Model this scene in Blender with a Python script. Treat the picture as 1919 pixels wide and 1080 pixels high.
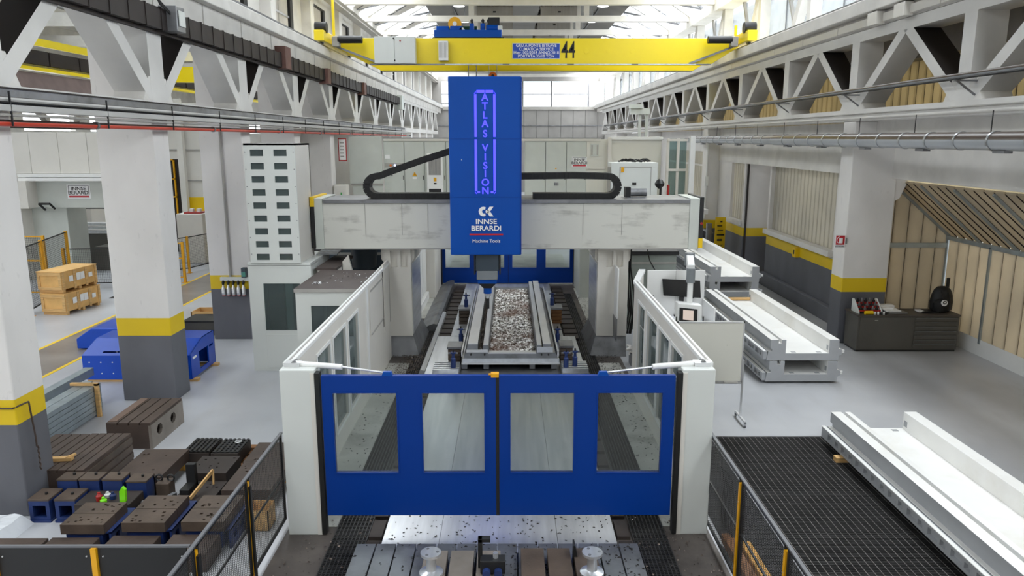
import bpy, bmesh, math, random
from mathutils import Vector, Matrix

for _o in list(bpy.data.objects):
    bpy.data.objects.remove(_o, do_unlink=True)
S = bpy.context.scene
C = S.collection
random.seed(7)
R = math.radians

# ------------------------------------------------------------------ camera, sky, daylight, exposure
cam_d = bpy.data.cameras.new('camera')
cam = bpy.data.objects.new('camera', cam_d)
C.objects.link(cam)
cam_d.sensor_width = 36.0
cam_d.lens = 36.0 * 1406.0 / 1919.0
cam_d.clip_end = 400
cam.location = (0, 0, 5.2)
cam.rotation_euler = (R(90) - math.atan(280 / 1406.0), 0, -math.atan(4.5 / 1406.0))
S.camera = cam

world = bpy.data.worlds.new('sky')
S.world = world
world.use_nodes = True
world.node_tree.nodes['Background'].inputs[0].default_value = (0.93, 0.97, 1.0, 1)
world.node_tree.nodes['Background'].inputs[1].default_value = 2.6

def area(name, loc, rot, sx, sy, watts, col=(1, 1, 1)):
    d = bpy.data.lights.new(name, 'AREA')
    d.shape = 'RECTANGLE'
    d.size, d.size_y = sx, sy
    d.energy = watts
    d.color = col
    o = bpy.data.objects.new(name, d)
    C.objects.link(o)
    o.location = loc
    o.rotation_euler = rot
    return o
# daylight enters only by openings the photograph shows: the two long roof lights, the clerestory windows
# and the neighbouring hall's roof light; the lengths of them above or beside the frame are the _offscreen ones
SKY = (0.95, 0.98, 1.0)
LW = 22.0   # watts per square metre of roof light
def strip(name, x, z, rot, w, y0, y1, k):
    area(name, (x, (y0 + y1) / 2, z), rot, w, y1 - y0, k * w * (y1 - y0), SKY)
for nm, x, a in (('roof_light_left', -5.7, -24), ('roof_light_right', 7.7, 24)):
    strip(nm, x, 12.25, (0, R(a), 0), 3.0, 38, 75, LW)
    strip(nm + '_offscreen', x, 12.25, (0, R(a), 0), 3.0, -13, 38, LW)
strip('clerestory_right', 10.05, 9.65, (0, R(90), 0), 2.4, 22, 75, LW * .8)
strip('clerestory_right_offscreen', 10.05, 9.65, (0, R(90), 0), 2.4, -9, 22, LW * .8)
strip('next_hall_roof_light', -17, 12.0, (0, 0, 0), 7, 38, 60, 9.0)
strip('next_hall_roof_light_offscreen', -17, 12.0, (0, 0, 0), 7, 4, 38, 9.0)

S.view_settings.view_transform = 'Standard'
S.view_settings.look = 'None'
S.view_settings.gamma = 1.0
S.view_settings.use_curve_mapping = False
S.view_settings.exposure = 0.15
S.cycles.use_denoising = True
S.cycles.max_bounces = 7
S.cycles.diffuse_bounces = 4
S.cycles.glossy_bounces = 3
S.cycles.transmission_bounces = 4
S.cycles.transparent_max_bounces = 12
S.cycles.caustics_reflective = False
S.cycles.caustics_refractive = False
S.cycles.sample_clamp_indirect = 4.0

# ------------------------------------------------------------------ materials
def lin(h):
    h = h.lstrip('#')
    out = []
    for i in (0, 2, 4):
        c = int(h[i:i + 2], 16) / 255.0
        out.append(c / 12.92 if c <= 0.04045 else ((c + 0.055) / 1.055) ** 2.4)
    return tuple(out) + (1.0,)

def base(name):
    m = bpy.data.materials.new(name)
    m.use_nodes = True
    nt = m.node_tree
    return m, nt, nt.nodes['Principled BSDF']

def nd(nt, typ, **kw):
    n = nt.nodes.new(typ)
    for k, v in kw.items():
        if k == 'op':
            n.operation = v
        else:
            n.inputs[k].default_value = v
    return n

def mixc(nt, fac, a, b, blend='MIX'):
    n = nt.nodes.new('ShaderNodeMix')
    n.data_type = 'RGBA'
    n.blend_type = blend
    for sock, val in ((n.inputs[0], fac), (n.inputs[6], a), (n.inputs[7], b)):
        if hasattr(val, 'is_output') or hasattr(val, 'links'):
            nt.links.new(val, sock)
        else:
            sock.default_value = val
    return n.outputs[2]

def ramp(nt, src, stops):
    n = nt.nodes.new('ShaderNodeValToRGB')
    n.color_ramp.elements[0].position, n.color_ramp.elements[0].color = stops[0]
    n.color_ramp.elements[1].position, n.color_ramp.elements[1].color = stops[-1]
    for p, c in stops[1:-1]:
        e = n.color_ramp.elements.new(p)
        e.color = c
    nt.links.new(src, n.inputs[0])
    return n.outputs[0]

def noise(nt, scale, detail=3.0, stretch=None, rough=.5):
    g = nt.nodes.new('ShaderNodeNewGeometry')
    src = g.outputs['Position']
    if stretch:
        mp = nt.nodes.new('ShaderNodeMapping')
        mp.inputs['Scale'].default_value = stretch
        nt.links.new(src, mp.inputs[0])
        src = mp.outputs[0]
    n = nd(nt, 'ShaderNodeTexNoise', Scale=scale, Detail=detail, Roughness=rough)
    nt.links.new(src, n.inputs['Vector'])
    return n.outputs['Fac']

def greys(v):
    return (v, v, v, 1)

def scale_c(c, k):
    return tuple(min(1, x * k) for x in c[:3]) + (1,)

def bump(nt, bs, src, strength=.2, dist=.01):
    b = nd(nt, 'ShaderNodeBump', Strength=strength, Distance=dist)
    nt.links.new(src, b.inputs['Height'])
    nt.links.new(b.outputs[0], bs.inputs['Normal'])

def M(name, col, rough=.5, metal=0.0, var=.08, scale=2.0, stretch=None, bmp=0.0, spec=.5, stain=None, stain_amt=.4, coat=0.0):
    """plain painted / metal surface with a little procedural unevenness and optional blotchy stain"""
    m, nt, b = base(name)
    c = lin(col)
    f = noise(nt, scale, 4.0, stretch)
    out = ramp(nt, f, [(.3, scale_c(c, 1 - var)), (.7, scale_c(c, 1 + var))])
    if stain:
        f2 = noise(nt, scale * .6, 6.0, stretch, .65)
        fac = ramp(nt, f2, [(.52, greys(0)), (.72, greys(stain_amt))])
        out = mixc(nt, fac, out, lin(stain))
    nt.links.new(out, b.inputs['Base Color'])
    b.inputs['Roughness'].default_value = rough
    b.inputs['Metallic'].default_value = metal
    b.inputs['Specular IOR Level'].default_value = spec
    b.inputs['Coat Weight'].default_value = coat
    b.inputs['Coat Roughness'].default_value = .15
    if bmp:
        bump(nt, b, noise(nt, scale * 8, 4.0, stretch), bmp, .01)
    return m

def glow(name, col, s):
    m, nt, b = base(name)
    b.inputs['Base Color'].default_value = lin(col)
    b.inputs['Emission Color'].default_value = lin(col)
    b.inputs['Emission Strength'].default_value = s
    return m

def glass(name, tint, clear=.7, haze=.15, rough=.05):
    """window pane: mostly see-through, with a mirror share and a dusty share"""
    m, nt, b = base(name)
    nt.nodes.remove(b)
    out = nt.nodes['Material Output']
    tr = nd(nt, 'ShaderNodeBsdfTransparent', Color=lin(tint))
    gl = nd(nt, 'ShaderNodeBsdfGlossy', Color=greys(.9), Roughness=rough)
    df = nd(nt, 'ShaderNodeBsdfDiffuse', Color=lin(tint))
    fr = nd(nt, 'ShaderNodeFresnel', IOR=1.35)
    m1 = nt.nodes.new('ShaderNodeMixShader')
    nt.links.new(fr.outputs[0], m1.inputs[0])
    nt.links.new(tr.outputs[0], m1.inputs[1])
    nt.links.new(gl.outputs[0], m1.inputs[2])
    m2 = nd(nt, 'ShaderNodeMixShader')
    m2.inputs[0].default_value = haze
    nt.links.new(m1.outputs[0], m2.inputs[1])
    nt.links.new(df.outputs[0], m2.inputs[2])
    nt.links.new(m2.outputs[0], out.inputs[0])
    return m

def translucent(name, col, clear=.25, rough=.4, scale=.6, trans=.5, dirt='#6d614c'):
    """ribbed polycarbonate sheet that lets daylight glow through"""
    m, nt, b = base(name)
    out = nt.nodes['Material Output']
    f = noise(nt, scale, 5.0)
    c = ramp(nt, f, [(.3, scale_c(lin(col), .82)), (.75, scale_c(lin(col), 1.06))])
    nt.links.new(c, b.inputs['Base Color'])
    b.inputs['Roughness'].default_value = rough
    t = nt.nodes.new('ShaderNodeBsdfTranslucent')
    nt.links.new(c, t.inputs[0])
    mx = nt.nodes.new('ShaderNodeMixShader')
    mx.inputs[0].default_value = trans
    nt.links.new(b.outputs[0], mx.inputs[1])
    nt.links.new(t.outputs[0], mx.inputs[2])
    tr = nd(nt, 'ShaderNodeBsdfTransparent', Color=lin(col))
    m2 = nt.nodes.new('ShaderNodeMixShader')
    m2.inputs[0].default_value = clear
    nt.links.new(mx.outputs[0], m2.inputs[1])
    nt.links.new(tr.outputs[0], m2.inputs[2])
    nt.links.new(m2.outputs[0], out.inputs[0])
    return m

def banded(name, white, yellow, dark, z1, z2, rough=.55):
    """concrete painted in three coats: dark skirting, yellow band, white above"""
    m, nt, b = base(name)
    g = nt.nodes.new('ShaderNodeNewGeometry')
    sp = nt.nodes.new('ShaderNodeSeparateXYZ')
    nt.links.new(g.outputs['Position'], sp.inputs[0])
    def above(z):
        k = nd(nt, 'ShaderNodeMath', op='GREATER_THAN')
        k.inputs[1].default_value = z
        nt.links.new(sp.outputs[2], k.inputs[0])
        return k.outputs[0]
    f = noise(nt, 1.3, 6.0, (1, 1, .6))
    w = ramp(nt, f, [(.3, scale_c(lin(white), .9)), (.7, lin(white))])
    f3 = noise(nt, 9.0, 4.0, (1, 1, .5))
    w = mixc(nt, ramp(nt, f3, [(.66, greys(0)), (.8, greys(.3))]), w, lin('#8e8c8a'))
    y = ramp(nt, f, [(.3, scale_c(lin(yellow), .9)), (.7, lin(yellow))])
    d = ramp(nt, f, [(.3, scale_c(lin(dark), .85)), (.7, scale_c(lin(dark), 1.1))])
    c = mixc(nt, above(z1), d, y)
    c = mixc(nt, above(z2), c, w)
    nt.links.new(c, b.inputs['Base Color'])
    b.inputs['Roughness'].default_value = rough
    bump(nt, b, noise(nt, 14, 4.0, (1, 1, .3)), .12, .01)
    return m

def dusty(name, col, dust, lo=.12, rough=.6):
    """painted concrete whose upward faces carry decades of dark dust"""
    m, nt, b = base(name)
    g = nt.nodes.new('ShaderNodeNewGeometry')
    sp = nt.nodes.new('ShaderNodeSeparateXYZ')
    nt.links.new(g.outputs['True Normal'], sp.inputs[0])
    k = nd(nt, 'ShaderNodeMath', op='GREATER_THAN')
    k.inputs[1].default_value = lo
    nt.links.new(sp.outputs[2], k.inputs[0])
    f = noise(nt, 1.1, 6.0)
    w = ramp(nt, f, [(.3, scale_c(lin(col), .86)), (.7, lin(col))])
    c = mixc(nt, k.outputs[0], w, lin(dust))
    nt.links.new(c, b.inputs['Base Color'])
    b.inputs['Roughness'].default_value = rough
    return m

WHITE, YEL, DGREY = '#e6e3e0', '#e6c411', '#63646a'
m_col = banded('painted_column', WHITE, YEL, DGREY, 1.355, 1.715)
m_wallr = banded('painted_wall', WHITE, YEL, DGREY, 1.47, 1.8)
m_truss = dusty('truss_concrete', '#e2e0dc', '#1c1512')
m_trussr = m_truss
m_conc = M('white_concrete', '#dddad5', .6, var=.1, scale=1.2, stain='#a8a39b', stain_amt=.35)
m_concg = M('grey_concrete', '#a9a6a1', .7, var=.12, scale=1.0, stain='#77736d')
m_roofbeam = M('roof_beam_paint', '#e4e0d8', .6, var=.06)
m_deck = M('roof_deck_grey', '#77746f', .6, var=.1, scale=.8)
m_flute = M('fluted_roof_sheet', '#a39e96', .6, var=.1, scale=.8)
m_tank = M('tank_green_grey', '#8a918b', .5, var=.1)
m_offcut = M('brown_offcut', '#6b574b', .7, var=.2)
m_endwall = M('end_wall_grey', '#8f8d8a', .7, var=.12, scale=.8)
m_fixt = M('worn_fixture_steel', '#8b8279', .45, .3, var=.2, scale=2.5, stain='#5c5148')
m_black = M('black_paint', '#1b1b1c', .45, var=.1)
m_rubber = M('black_rubber', '#151515', .6, var=.1)
m_encl = M('enclosure_offwhite', '#d9dcd8', .38, var=.03, scale=.7)
m_enclw = M('enclosure_cream', '#dedad2', .42, var=.04, scale=.8, stain='#c2bdb0', stain_amt=.25)
m_cab = M('cabinet_cream', '#dcdad0', .4, var=.03, scale=.6)
m_cabg = M('cabinet_pale_green_grey', '#c9cdc6', .4, var=.04)
m_blue = M('machine_blue', '#004aa6', .38, var=.06, scale=.6, spec=.28)
m_bdoor = M('door_blue', '#00388f', .4, var=.03, scale=.6, spec=.3)
m_bcover = M('cover_blue', '#0646b6', .32, var=.05, spec=.4)
m_craney = M('crane_yellow', '#ffe11c', .38, var=.03, scale=.5, coat=.2)
m_yel = M('safety_yellow', '#e8a80f', .45, var=.06)
m_yelb = M('bright_yellow', '#f0c60c', .45, var=.05)
m_steel = M('brushed_steel', '#d8dade', .3, .75, var=.12, scale=1.5, stretch=(6, .4, 6))
m_steeld = M('dull_steel', '#8a8b8e', .42, .75, var=.2, scale=2.5, stain='#4a4440', stain_amt=.5)
m_alu = M('bright_aluminium', '#dcdcdd', .32, .7, var=.06)
m_galv = M('galvanised_steel', '#a9b4ba', .38, .7, var=.15, scale=3)
m_iron = M('brown_cast_iron', '#4c3f38', .55, .15, var=.22, scale=2.6, stain='#5f5249', stain_amt=.4, bmp=.2)
m_ironl = M('worn_cast_iron', '#584b41', .5, .2, var=.25, scale=3.2, stain='#3a302b', bmp=.2)
m_iront = M('machined_iron_slot', '#362e2a', .6, .1, var=.2)
m_binblue = M('fixture_blue', '#1c3268', .5, var=.2, scale=4, stain='#222222')
m_wood = M('pine_wood', '#d2a96f', .7, var=.2, scale=3, stretch=(1, 1, 9))
m_woody = M('yellow_timber', '#d6a24c', .7, var=.2, scale=3, stretch=(9, 1, 1))
m_woodd = M('weathered_wood', '#8a5f3a', .75, var=.25, scale=3)
m_plywood = M('crate_plywood', '#d9ab68', .65, var=.15, scale=2.5, stain='#b8854a', stain_amt=.5)
m_paper = M('white_paper', '#eeeeec', .7, var=.03)
m_grat = M('grating_steel', '#403f3f', .5, .5, var=.25, scale=4)
m_gratl = M('grating_bar_bright', '#83817d', .45, .6, var=.25, scale=5)
m_pit = M('oily_floor', '#5c5550', .5, .1, var=.3, scale=1.8, stain='#2c2724', stain_amt=.7, bmp=.3)
m_pitl = M('grey_pit_floor', '#bdbdb6', .45, var=.18, scale=1.5, stain='#5b5752', stain_amt=.6)
m_white = M('white_plastic', '#ececea', .4, var=.02)
m_whiteb = M('frame_white_coat', '#f0efec', .55, var=.05, scale=.9, stain='#d9d2c4', stain_amt=.5)
m_frameg = M('frame_grey_iron', '#a7a9ac', .5, .1, var=.08, scale=1.5)
m_framed = M('frame_dark_slot', '#44464a', .6, var=.1)
m_red = dusty('red_pipe_paint', '#cf3f26', '#3a2620', .45, .4)
m_signr = M('sign_red', '#c01828', .45, var=.02)
m_signw = M('sign_white', '#f2f2f2', .45, var=.02)
m_signb = M('sign_blue', '#2a4fb0', .45, var=.02)
m_ink = M('black_ink', '#1d1c1c', .5, var=.02)
m_bus = M('busbar_dark', '#211815', .6, var=.25, scale=3, stain='#3b2d27', stain_amt=.5)
m_rust = M('rusty_box', '#6a4a42', .65, var=.25, scale=3)
m_duct = M('galvanised_duct', '#b4b7ba', .3, .8, var=.15, scale=1.5, stain='#7d736b', stain_amt=.4)
m_ductd = dusty('dusty_duct', '#aeb2b6', '#44372f', .12, .3)
m_tray = dusty('dusty_tray', '#b7b6b3', '#3c332e', .5, .5)
m_roofb = M('booth_roof_brown', '#4a403c', .6, var=.15, scale=2, stain='#5f5550')
m_cloth = M('white_cloth', '#e4e6ec', .8, var=.03)
m_bag = M('black_nylon', '#141416', .6, var=.2, bmp=.2)
m_tool = M('tool_cabinet_grey', '#57544e', .45, var=.08, scale=1.5, stain='#3c3a36', stain_amt=.4)
m_toolt = M('tool_cabinet_top', '#4b443e', .5, var=.2)
m_glassd = glass('door_glass', '#dfe3e2', haze=.05)
m_glassw = glass('wall_glass', '#c2d2d2', haze=.12)
m_poly = translucent('polycarbonate_beige', '#d8cdb8', .0, .3, .8, .4)
m_polyg = m_poly
m_polyw = translucent('polycarbonate_white', '#cfcabd', .0, .25, .6, .4)
m_polyu = translucent('polycarbonate_upper', '#cdbf9d', .0, .4, .7, .5)
m_sky = glass('roof_light_pane', '#f6f9fb', haze=.1, rough=.2)
m_shut = M('window_shutter', '#cfc9bf', .5, var=.12, scale=1.5)
m_screen = glow('screen_lit', '#b9aaa0', .7)
m_scrdark = M('screen_dark', '#08080a', .15, var=.02)
m_led = glow('led_violet', '#4f49ff', 1.25)
m_lamp = glow('lamp_lens', '#ffffff', 6.0)
m_pilot = glow('pilot_light', '#c4d4ff', 1.6)
m_fpaint = M('fence_rail_grey', '#67686c', .45, var=.05)
m_canvas = M('brown_canvas', '#6b5a55', .8, var=.15)
m_orange = M('orange_knob', '#e8720c', .4)
m_redp = M('red_plastic', '#a3201c', .4)
m_green = M('lime_plastic', '#7ddc12', .4)
m_skin = M('grey_machine', '#3b4650', .4, var=.1)
m_greyband = M('ram_grey', '#7d8286', .4, var=.08)

# stained crossbeam cover: off-white sheet with dark oily smears along its middle
m_beam, _nt, _b = base('beam_cover_stained')
_f = noise(_nt, 2.2, 8.0, (.35, 1, 2.2), .65)
_v = noise(_nt, 3.0, 4.0, (.5, 1, .5))
_mul = nd(_nt, 'ShaderNodeMath', op='MULTIPLY')
_nt.links.new(_f, _mul.inputs[0]); _nt.links.new(_v, _mul.inputs[1])
_fac = ramp(_nt, _mul.outputs[0], [(.28, greys(0)), (.44, greys(.65))])
_nt.links.new(mixc(_nt, _fac, lin('#d5d4cc'), lin('#6f6c64')), _b.inputs['Base Color'])
_b.inputs['Roughness'].default_value = .45

# polished epoxy floor with broad uneven tone
m_floor, _nt, _b = base('epoxy_floor')
_f = noise(_nt, .35, 6.0)
_f2 = noise(_nt, 2.5, 5.0, (1, .3, 1))
_c = ramp(_nt, _f, [(.3, lin('#acaeb3')), (.7, lin('#c6c7ca'))])
_c = mixc(_nt, ramp(_nt, _f2, [(.55, greys(0)), (.8, greys(.35))]), _c, lin('#a6a5a4'))
_nt.links.new(_c, _b.inputs['Base Color'])
_b.inputs['Roughness'].default_value = .32
m_aisle, _nt, _b = base('aisle_floor')
_f = noise(_nt, .9, 6.0)
_nt.links.new(ramp(_nt, _f, [(.3, lin('#7b746e')), (.7, lin('#96908a'))]), _b.inputs['Base Color'])
_b.inputs['Roughness'].default_value = .28

# bed of steel chips in the workpiece: glittering silver over rusty brown
m_chips, _nt, _b = base('steel_chips')
_f = noise(_nt, 17, 5.0, (1, .8, 1), .75)
_f2 = noise(_nt, 1.2, 2.0)
_c = ramp(_nt, _f, [(.42, lin('#2a211c')), (.5, lin('#8d857c')), (.57, lin('#ffffff'))])
_c = mixc(_nt, ramp(_nt, _f2, [(.45, greys(0)), (.68, greys(.7))]), _c, lin('#5e3a28'))
_nt.links.new(_c, _b.inputs['Base Color'])
_b.inputs['Metallic'].default_value = .7
_b.inputs['Roughness'].default_value = .28
bump(_nt, _b, noise(_nt, 34, 3.0), 1.0, .03)
m_shard = M('steel_shard', '#6b6059', .35, .7, var=.6, scale=20)
m_sharddark = M('dark_shard', '#2a2624', .5, .4, var=.6, scale=20)

# ------------------------------------------------------------------ geometry helpers
class MB:
    """collects shapes in world (or local) coordinates; build() links them as ONE mesh object"""
    def __init__(self):
        self.v, self.f = [], []
    def add(self, vs, fs):
        n = len(self.v)
        self.v += [tuple(p) for p in vs]
        self.f += [tuple(i + n for i in q) for q in fs]
        return self
    def box(self, x0, x1, y0, y1, z0, z1):
        return self.add([(x0, y0, z0), (x1, y0, z0), (x1, y1, z0), (x0, y1, z0),
                         (x0, y0, z1), (x1, y0, z1), (x1, y1, z1), (x0, y1, z1)],
                        [(0, 3, 2, 1), (4, 5, 6, 7), (0, 1, 5, 4), (1, 2, 6, 5), (2, 3, 7, 6), (3, 0, 4, 7)])
    def prism(self, pts, axis, a, b):
        """polygon extruded along axis: 'y' takes (x,z) points, 'x' takes (y,z), 'z' takes (x,y)"""
        def P(p, t):
            return {'y': (p[0], t, p[1]), 'x': (t, p[0], p[1]), 'z': (p[0], p[1], t)}[axis]
        n = len(pts)
        vs = [P(p, a) for p in pts] + [P(p, b) for p in pts]
        fs = [tuple(range(n)), tuple(range(2 * n - 1, n - 1, -1))]
        fs += [(i, i + n, (i + 1) % n + n, (i + 1) % n) for i in range(n)]
        return self.add(vs, fs)
    def bar(self, p0, p1, w, h, up=(0, 0, 1)):
        """square bar from p0 to p1, w across and h along 'up'"""
        p0, p1 = Vector(p0), Vector(p1)
        d = (p1 - p0).normalized()
        s = d.cross(Vector(up))
        if s.length < 1e-4:
            s = d.cross(Vector((0, 1, 0)))
        s.normalize()
        u = s.cross(d).normalized()
        s, u = s * w / 2, u * h / 2
        vs = [p0 - s - u, p0 + s - u, p0 + s + u, p0 - s + u, p1 - s - u, p1 + s - u, p1 + s + u, p1 - s + u]
        return self.add(vs, [(0, 3, 2, 1), (4, 5, 6, 7), (0, 1, 5, 4), (1, 2, 6, 5), (2, 3, 7, 6), (3, 0, 4, 7)])
    def cyl(self, p0, p1, r, n=12, r2=None):
        p0, p1 = Vector(p0), Vector(p1)
        r2 = r if r2 is None else r2
        d = (p1 - p0).normalized()
        a = d.orthogonal().normalized()
        b = d.cross(a)
        vs = []
        for p, q in ((p0, r), (p1, r2)):
            for i in range(n):
                t = 2 * math.pi * i / n
                vs.append(p + a * math.cos(t) * q + b * math.sin(t) * q)
        fs = [(i, (i + 1) % n, n + (i + 1) % n, n + i) for i in range(n)]
        fs += [tuple(range(n - 1, -1, -1)), tuple(range(n, 2 * n))]
        return self.add(vs, fs)
    def tube(self, pts, r, n=8):
        for a, b in zip(pts, pts[1:]):
            self.cyl(a, b, r, n)
        return self
    def lathe(self, c, prof, n=16):
        c = Vector(c)
        vs, fs = [], []
        for r, z in prof:
            for i in range(n):
                t = 2 * math.pi * i / n
                vs.append(c + Vector((r * math.cos(t), r * math.sin(t), z)))
        for k in range(len(prof) - 1):
            for i in range(n):
                j = (i + 1) % n
                fs.append((k * n + i, k * n + j, (k + 1) * n + j, (k + 1) * n + i))
        fs.append(tuple(range(n - 1, -1, -1)))
        fs.append(tuple((len(prof) - 1) * n + i for i in range(n)))
        return self.add(vs, fs)
    def panel(self, u0, u1, w0, w1, t0, t1, holes, axis='y'):
        """flat panel with rectangular openings; axis is its thickness direction"""
        us = sorted({u0, u1, *[h[0] for h in holes], *[h[1] for h in holes]})
        ws = sorted({w0, w1, *[h[2] for h in holes], *[h[3] for h in holes]})
        def P(u, w, t):
            return {'y': (u, t, w), 'x': (t, u, w), 'z': (u, w, t)}[axis]
        def solid(i, j):
            if i < 0 or j < 0 or i >= len(us) - 1 or j >= len(ws) - 1:
                return False
            cu, cw = (us[i] + us[i + 1]) / 2, (ws[j] + ws[j + 1]) / 2
            return not any(h[0] < cu < h[1] and h[2] < cw < h[3] for h in holes)
        for i in range(len(us) - 1):
            for j in range(len(ws) - 1):
                if not solid(i, j):
                    continue
                a, b, c, d = us[i], us[i + 1], ws[j], ws[j + 1]
                for t, o in ((t0, 1), (t1, -1)):
                    self.add([P(a, c, t), P(b, c, t), P(b, d, t), P(a, d, t)], [(0, 1, 2, 3)[::o]])
                for di, dj, q in ((-1, 0, (a, c, a, d)), (1, 0, (b, c, b, d)), (0, -1, (a, c, b, c)), (0, 1, (a, d, b, d))):
                    if not solid(i + di, j + dj):
                        self.add([P(q[0], q[1], t0), P(q[2], q[3], t0), P(q[2], q[3], t1), P(q[0], q[1], t1)], [(0, 1, 2, 3)])
        return self
    def mesh(self, name, mat, off=(0, 0, 0)):
        me = bpy.data.meshes.new(name)
        me.from_pydata([(p[0] - off[0], p[1] - off[1], p[2] - off[2]) for p in self.v], [], self.f)
        me.validate()
        bm = bmesh.new()
        bm.from_mesh(me)
        bmesh.ops.remove_doubles(bm, verts=bm.verts, dist=1e-5)
        bmesh.ops.recalc_face_normals(bm, faces=bm.faces)
        bm.to_mesh(me)
        bm.free()
        for m in (mat if isinstance(mat, (list, tuple)) else [mat]):
            me.materials.append(m)
        return me
    def build(self, name, mat, parent=None, bev=0.0, smooth=False, local=False):
        off = (0, 0, 0) if local else woff(parent)
        me = self.mesh(name, mat, off)
        if smooth:
            for p in me.polygons:
                p.use_smooth = True
            try:
                me.set_sharp_from_angle(angle=R(40))
            except Exception:
                pass
        o = bpy.data.objects.new(name, me)
        C.objects.link(o)
        if parent:
            o.parent = parent
        if bev:
            b = o.modifiers.new('bevel', 'BEVEL')
            b.width = bev
            b.segments = 2
            b.limit_method = 'ANGLE'
        return o

def woff(o):
    x = Vector((0, 0, 0))
    while o:
        x += o.location
        o = o.parent
    return x

def bx(name, mat, parent, *b, bev=0.0):
    return MB().box(*b).build(name, mat, parent, bev)

def tag(o, label=None, cat=None, group=None, kind=None):
    if label: o['label'] = label
    if cat: o['category'] = cat
    if group: o['group'] = group
    if kind: o['kind'] = kind
    return o

def thing(name, label, cat, loc=(0, 0, 0), group=None, kind=None):
    o = bpy.data.objects.new(name, None)
    o.empty_display_size = .2
    C.objects.link(o)
    o.location = loc
    return tag(o, label, cat, group, kind)

def struct(name, loc=(0, 0, 0)):
    o = bpy.data.objects.new(name, None)
    C.objects.link(o)
    o.location = loc
    o['kind'] = 'structure'
    return o

def inst(src, parent, loc, rot=(0, 0, 0), sc=(1, 1, 1), name=None):
    """a copy of a single mesh object that shares its mesh; loc is in world coordinates"""
    o = src.copy()
    C.objects.link(o)
    o.parent = parent
    o.location = Vector(loc) - woff(parent)
    o.rotation_euler = rot
    o.scale = sc
    return o

def copy_tree(o, parent=None):
    c = o.copy()
    C.objects.link(c)
    c.parent = parent
    for ch in list(o.children):
        copy_tree(ch, c)
    return c

def text(name, s, size, loc, rot, mat, parent, align='CENTER', bold=0.0, ext=.003, sx=1.0, valign='CENTER', space=1.0):
    cu = bpy.data.curves.new(name, 'FONT')
    cu.body = s
    cu.size = size
    cu.align_x = align
    cu.align_y = valign
    cu.extrude = ext
    cu.offset = bold
    cu.space_line = space
    t = bpy.data.objects.new(name, cu)
    C.objects.link(t)
    dg = bpy.context.evaluated_depsgraph_get()
    me = bpy.data.meshes.new_from_object(t.evaluated_get(dg))
    bpy.data.objects.remove(t, do_unlink=True)
    bpy.data.curves.remove(cu)
    me.materials.clear()
    me.materials.append(mat)
    o = bpy.data.objects.new(name, me)
    C.objects.link(o)
    o.parent = parent
    o.location = Vector(loc) - woff(parent)
    o.rotation_euler = rot
    o.scale = (sx, 1, 1)
    return o
FRONT = (R(90), 0, 0)       # lettering that faces the camera end of the hall

# ================================================================== THE SETTING
LN = [10.05 + 4.75 * i for i in range(-4, 14)]     # bays of the left column row
RN = [14.45 + 4.65 * i for i in range(-5, 13)]     # bays of the right column row
XL0, XL1 = -7.8, -6.7
XR0, XR1 = 8.47, 9.62
m_clean = m_conc
YB = 75.0                                          # end wall

# ---- floor
floor = struct('floor')
TR = [(-2.33, -1.88, 5.0, 25.0), (1.63, 2.07, 5.0, 25.0), (2.8, 7.1, 4.6, 12.46)]     # trenches under the gratings
MB().panel(-40, 14, -22, 78, -.2, 0, TR, 'z').build('floor_slab', m_floor, floor)
for a, b, c, d in TR:
    bx('trench_floor', m_pit, floor, a - .05, b + .05, c - .05, d + .05, -1.0, -.9)
    MB().panel(a - .05, b + .05, c - .05, d + .05, -.95, -.19, [(a, b, c, d)], 'z').build('trench_wall', m_concg, floor)
bx('aisle_paint', m_aisle, floor, -11.78, -10.42, -5, 60, 0, .003)
bx('aisle_line', m_yelb, floor, -11.88, -11.78, -5, 60, 0, .004)
bx('aisle_line', m_yelb, floor, -10.42, -10.32, -5, 60, 0, .004)
bx('aisle_line', m_yelb, floor, 9.3, 10.3, 26.9, 27.0, 0, .004)
bx('aisle_line', m_yelb, floor, 9.2, 10.3, 28.85, 28.95, 0, .004)
MB().panel(-3.0, 2.68, 3, 27.2, 0, .006, TR[:2], 'z').build('pit_floor', m_pit, floor)
bx('pit_strip', m_pitl, floor, -2.88, -2.33, 9.4, 17.0, .006, .012)
bx('pit_strip', m_pitl, floor, 2.08, 2.58, 9.4, 17.0, .006, .012)
bx('pit_strip', m_pitl, floor, -2.75, -2.35, 21.5, 26.0, .006, .012)
bx('pit_strip', m_pitl, floor, 2.25, 2.7, 20, 26.0, .006, .012)

def grating(parent, x0, x1, y0, y1, z, nx, dy, name='grating', wx=.006, wy=.006, mat=None):
    g = MB()
    for i in range(nx + 1):
        x = x0 + (x1 - x0) * i / nx
        g.box(x - wx / 2, x + wx / 2, y0, y1, z, z + .025)
    n = int((y1 - y0) / dy)
    for j in range(n + 1):
        y = y0 + (y1 - y0) * j / n
        g.box(x0, x1, y - wy / 2, y + wy / 2, z + .004, z + .021)
    o = g.build(name, mat or m_grat, parent)
    o['kind'] = 'stuff'
    return o
for xa, xb in ((-2.33, -1.88), (1.63, 2.07)):
    for k in range(10):
        y0 = 5.0 + 2.0 * k
        o = grating(floor, xa, xb, y0 + .01, y0 + 1.99, .008, 9, .035, 'pit_grating', .012, .012)

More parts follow.
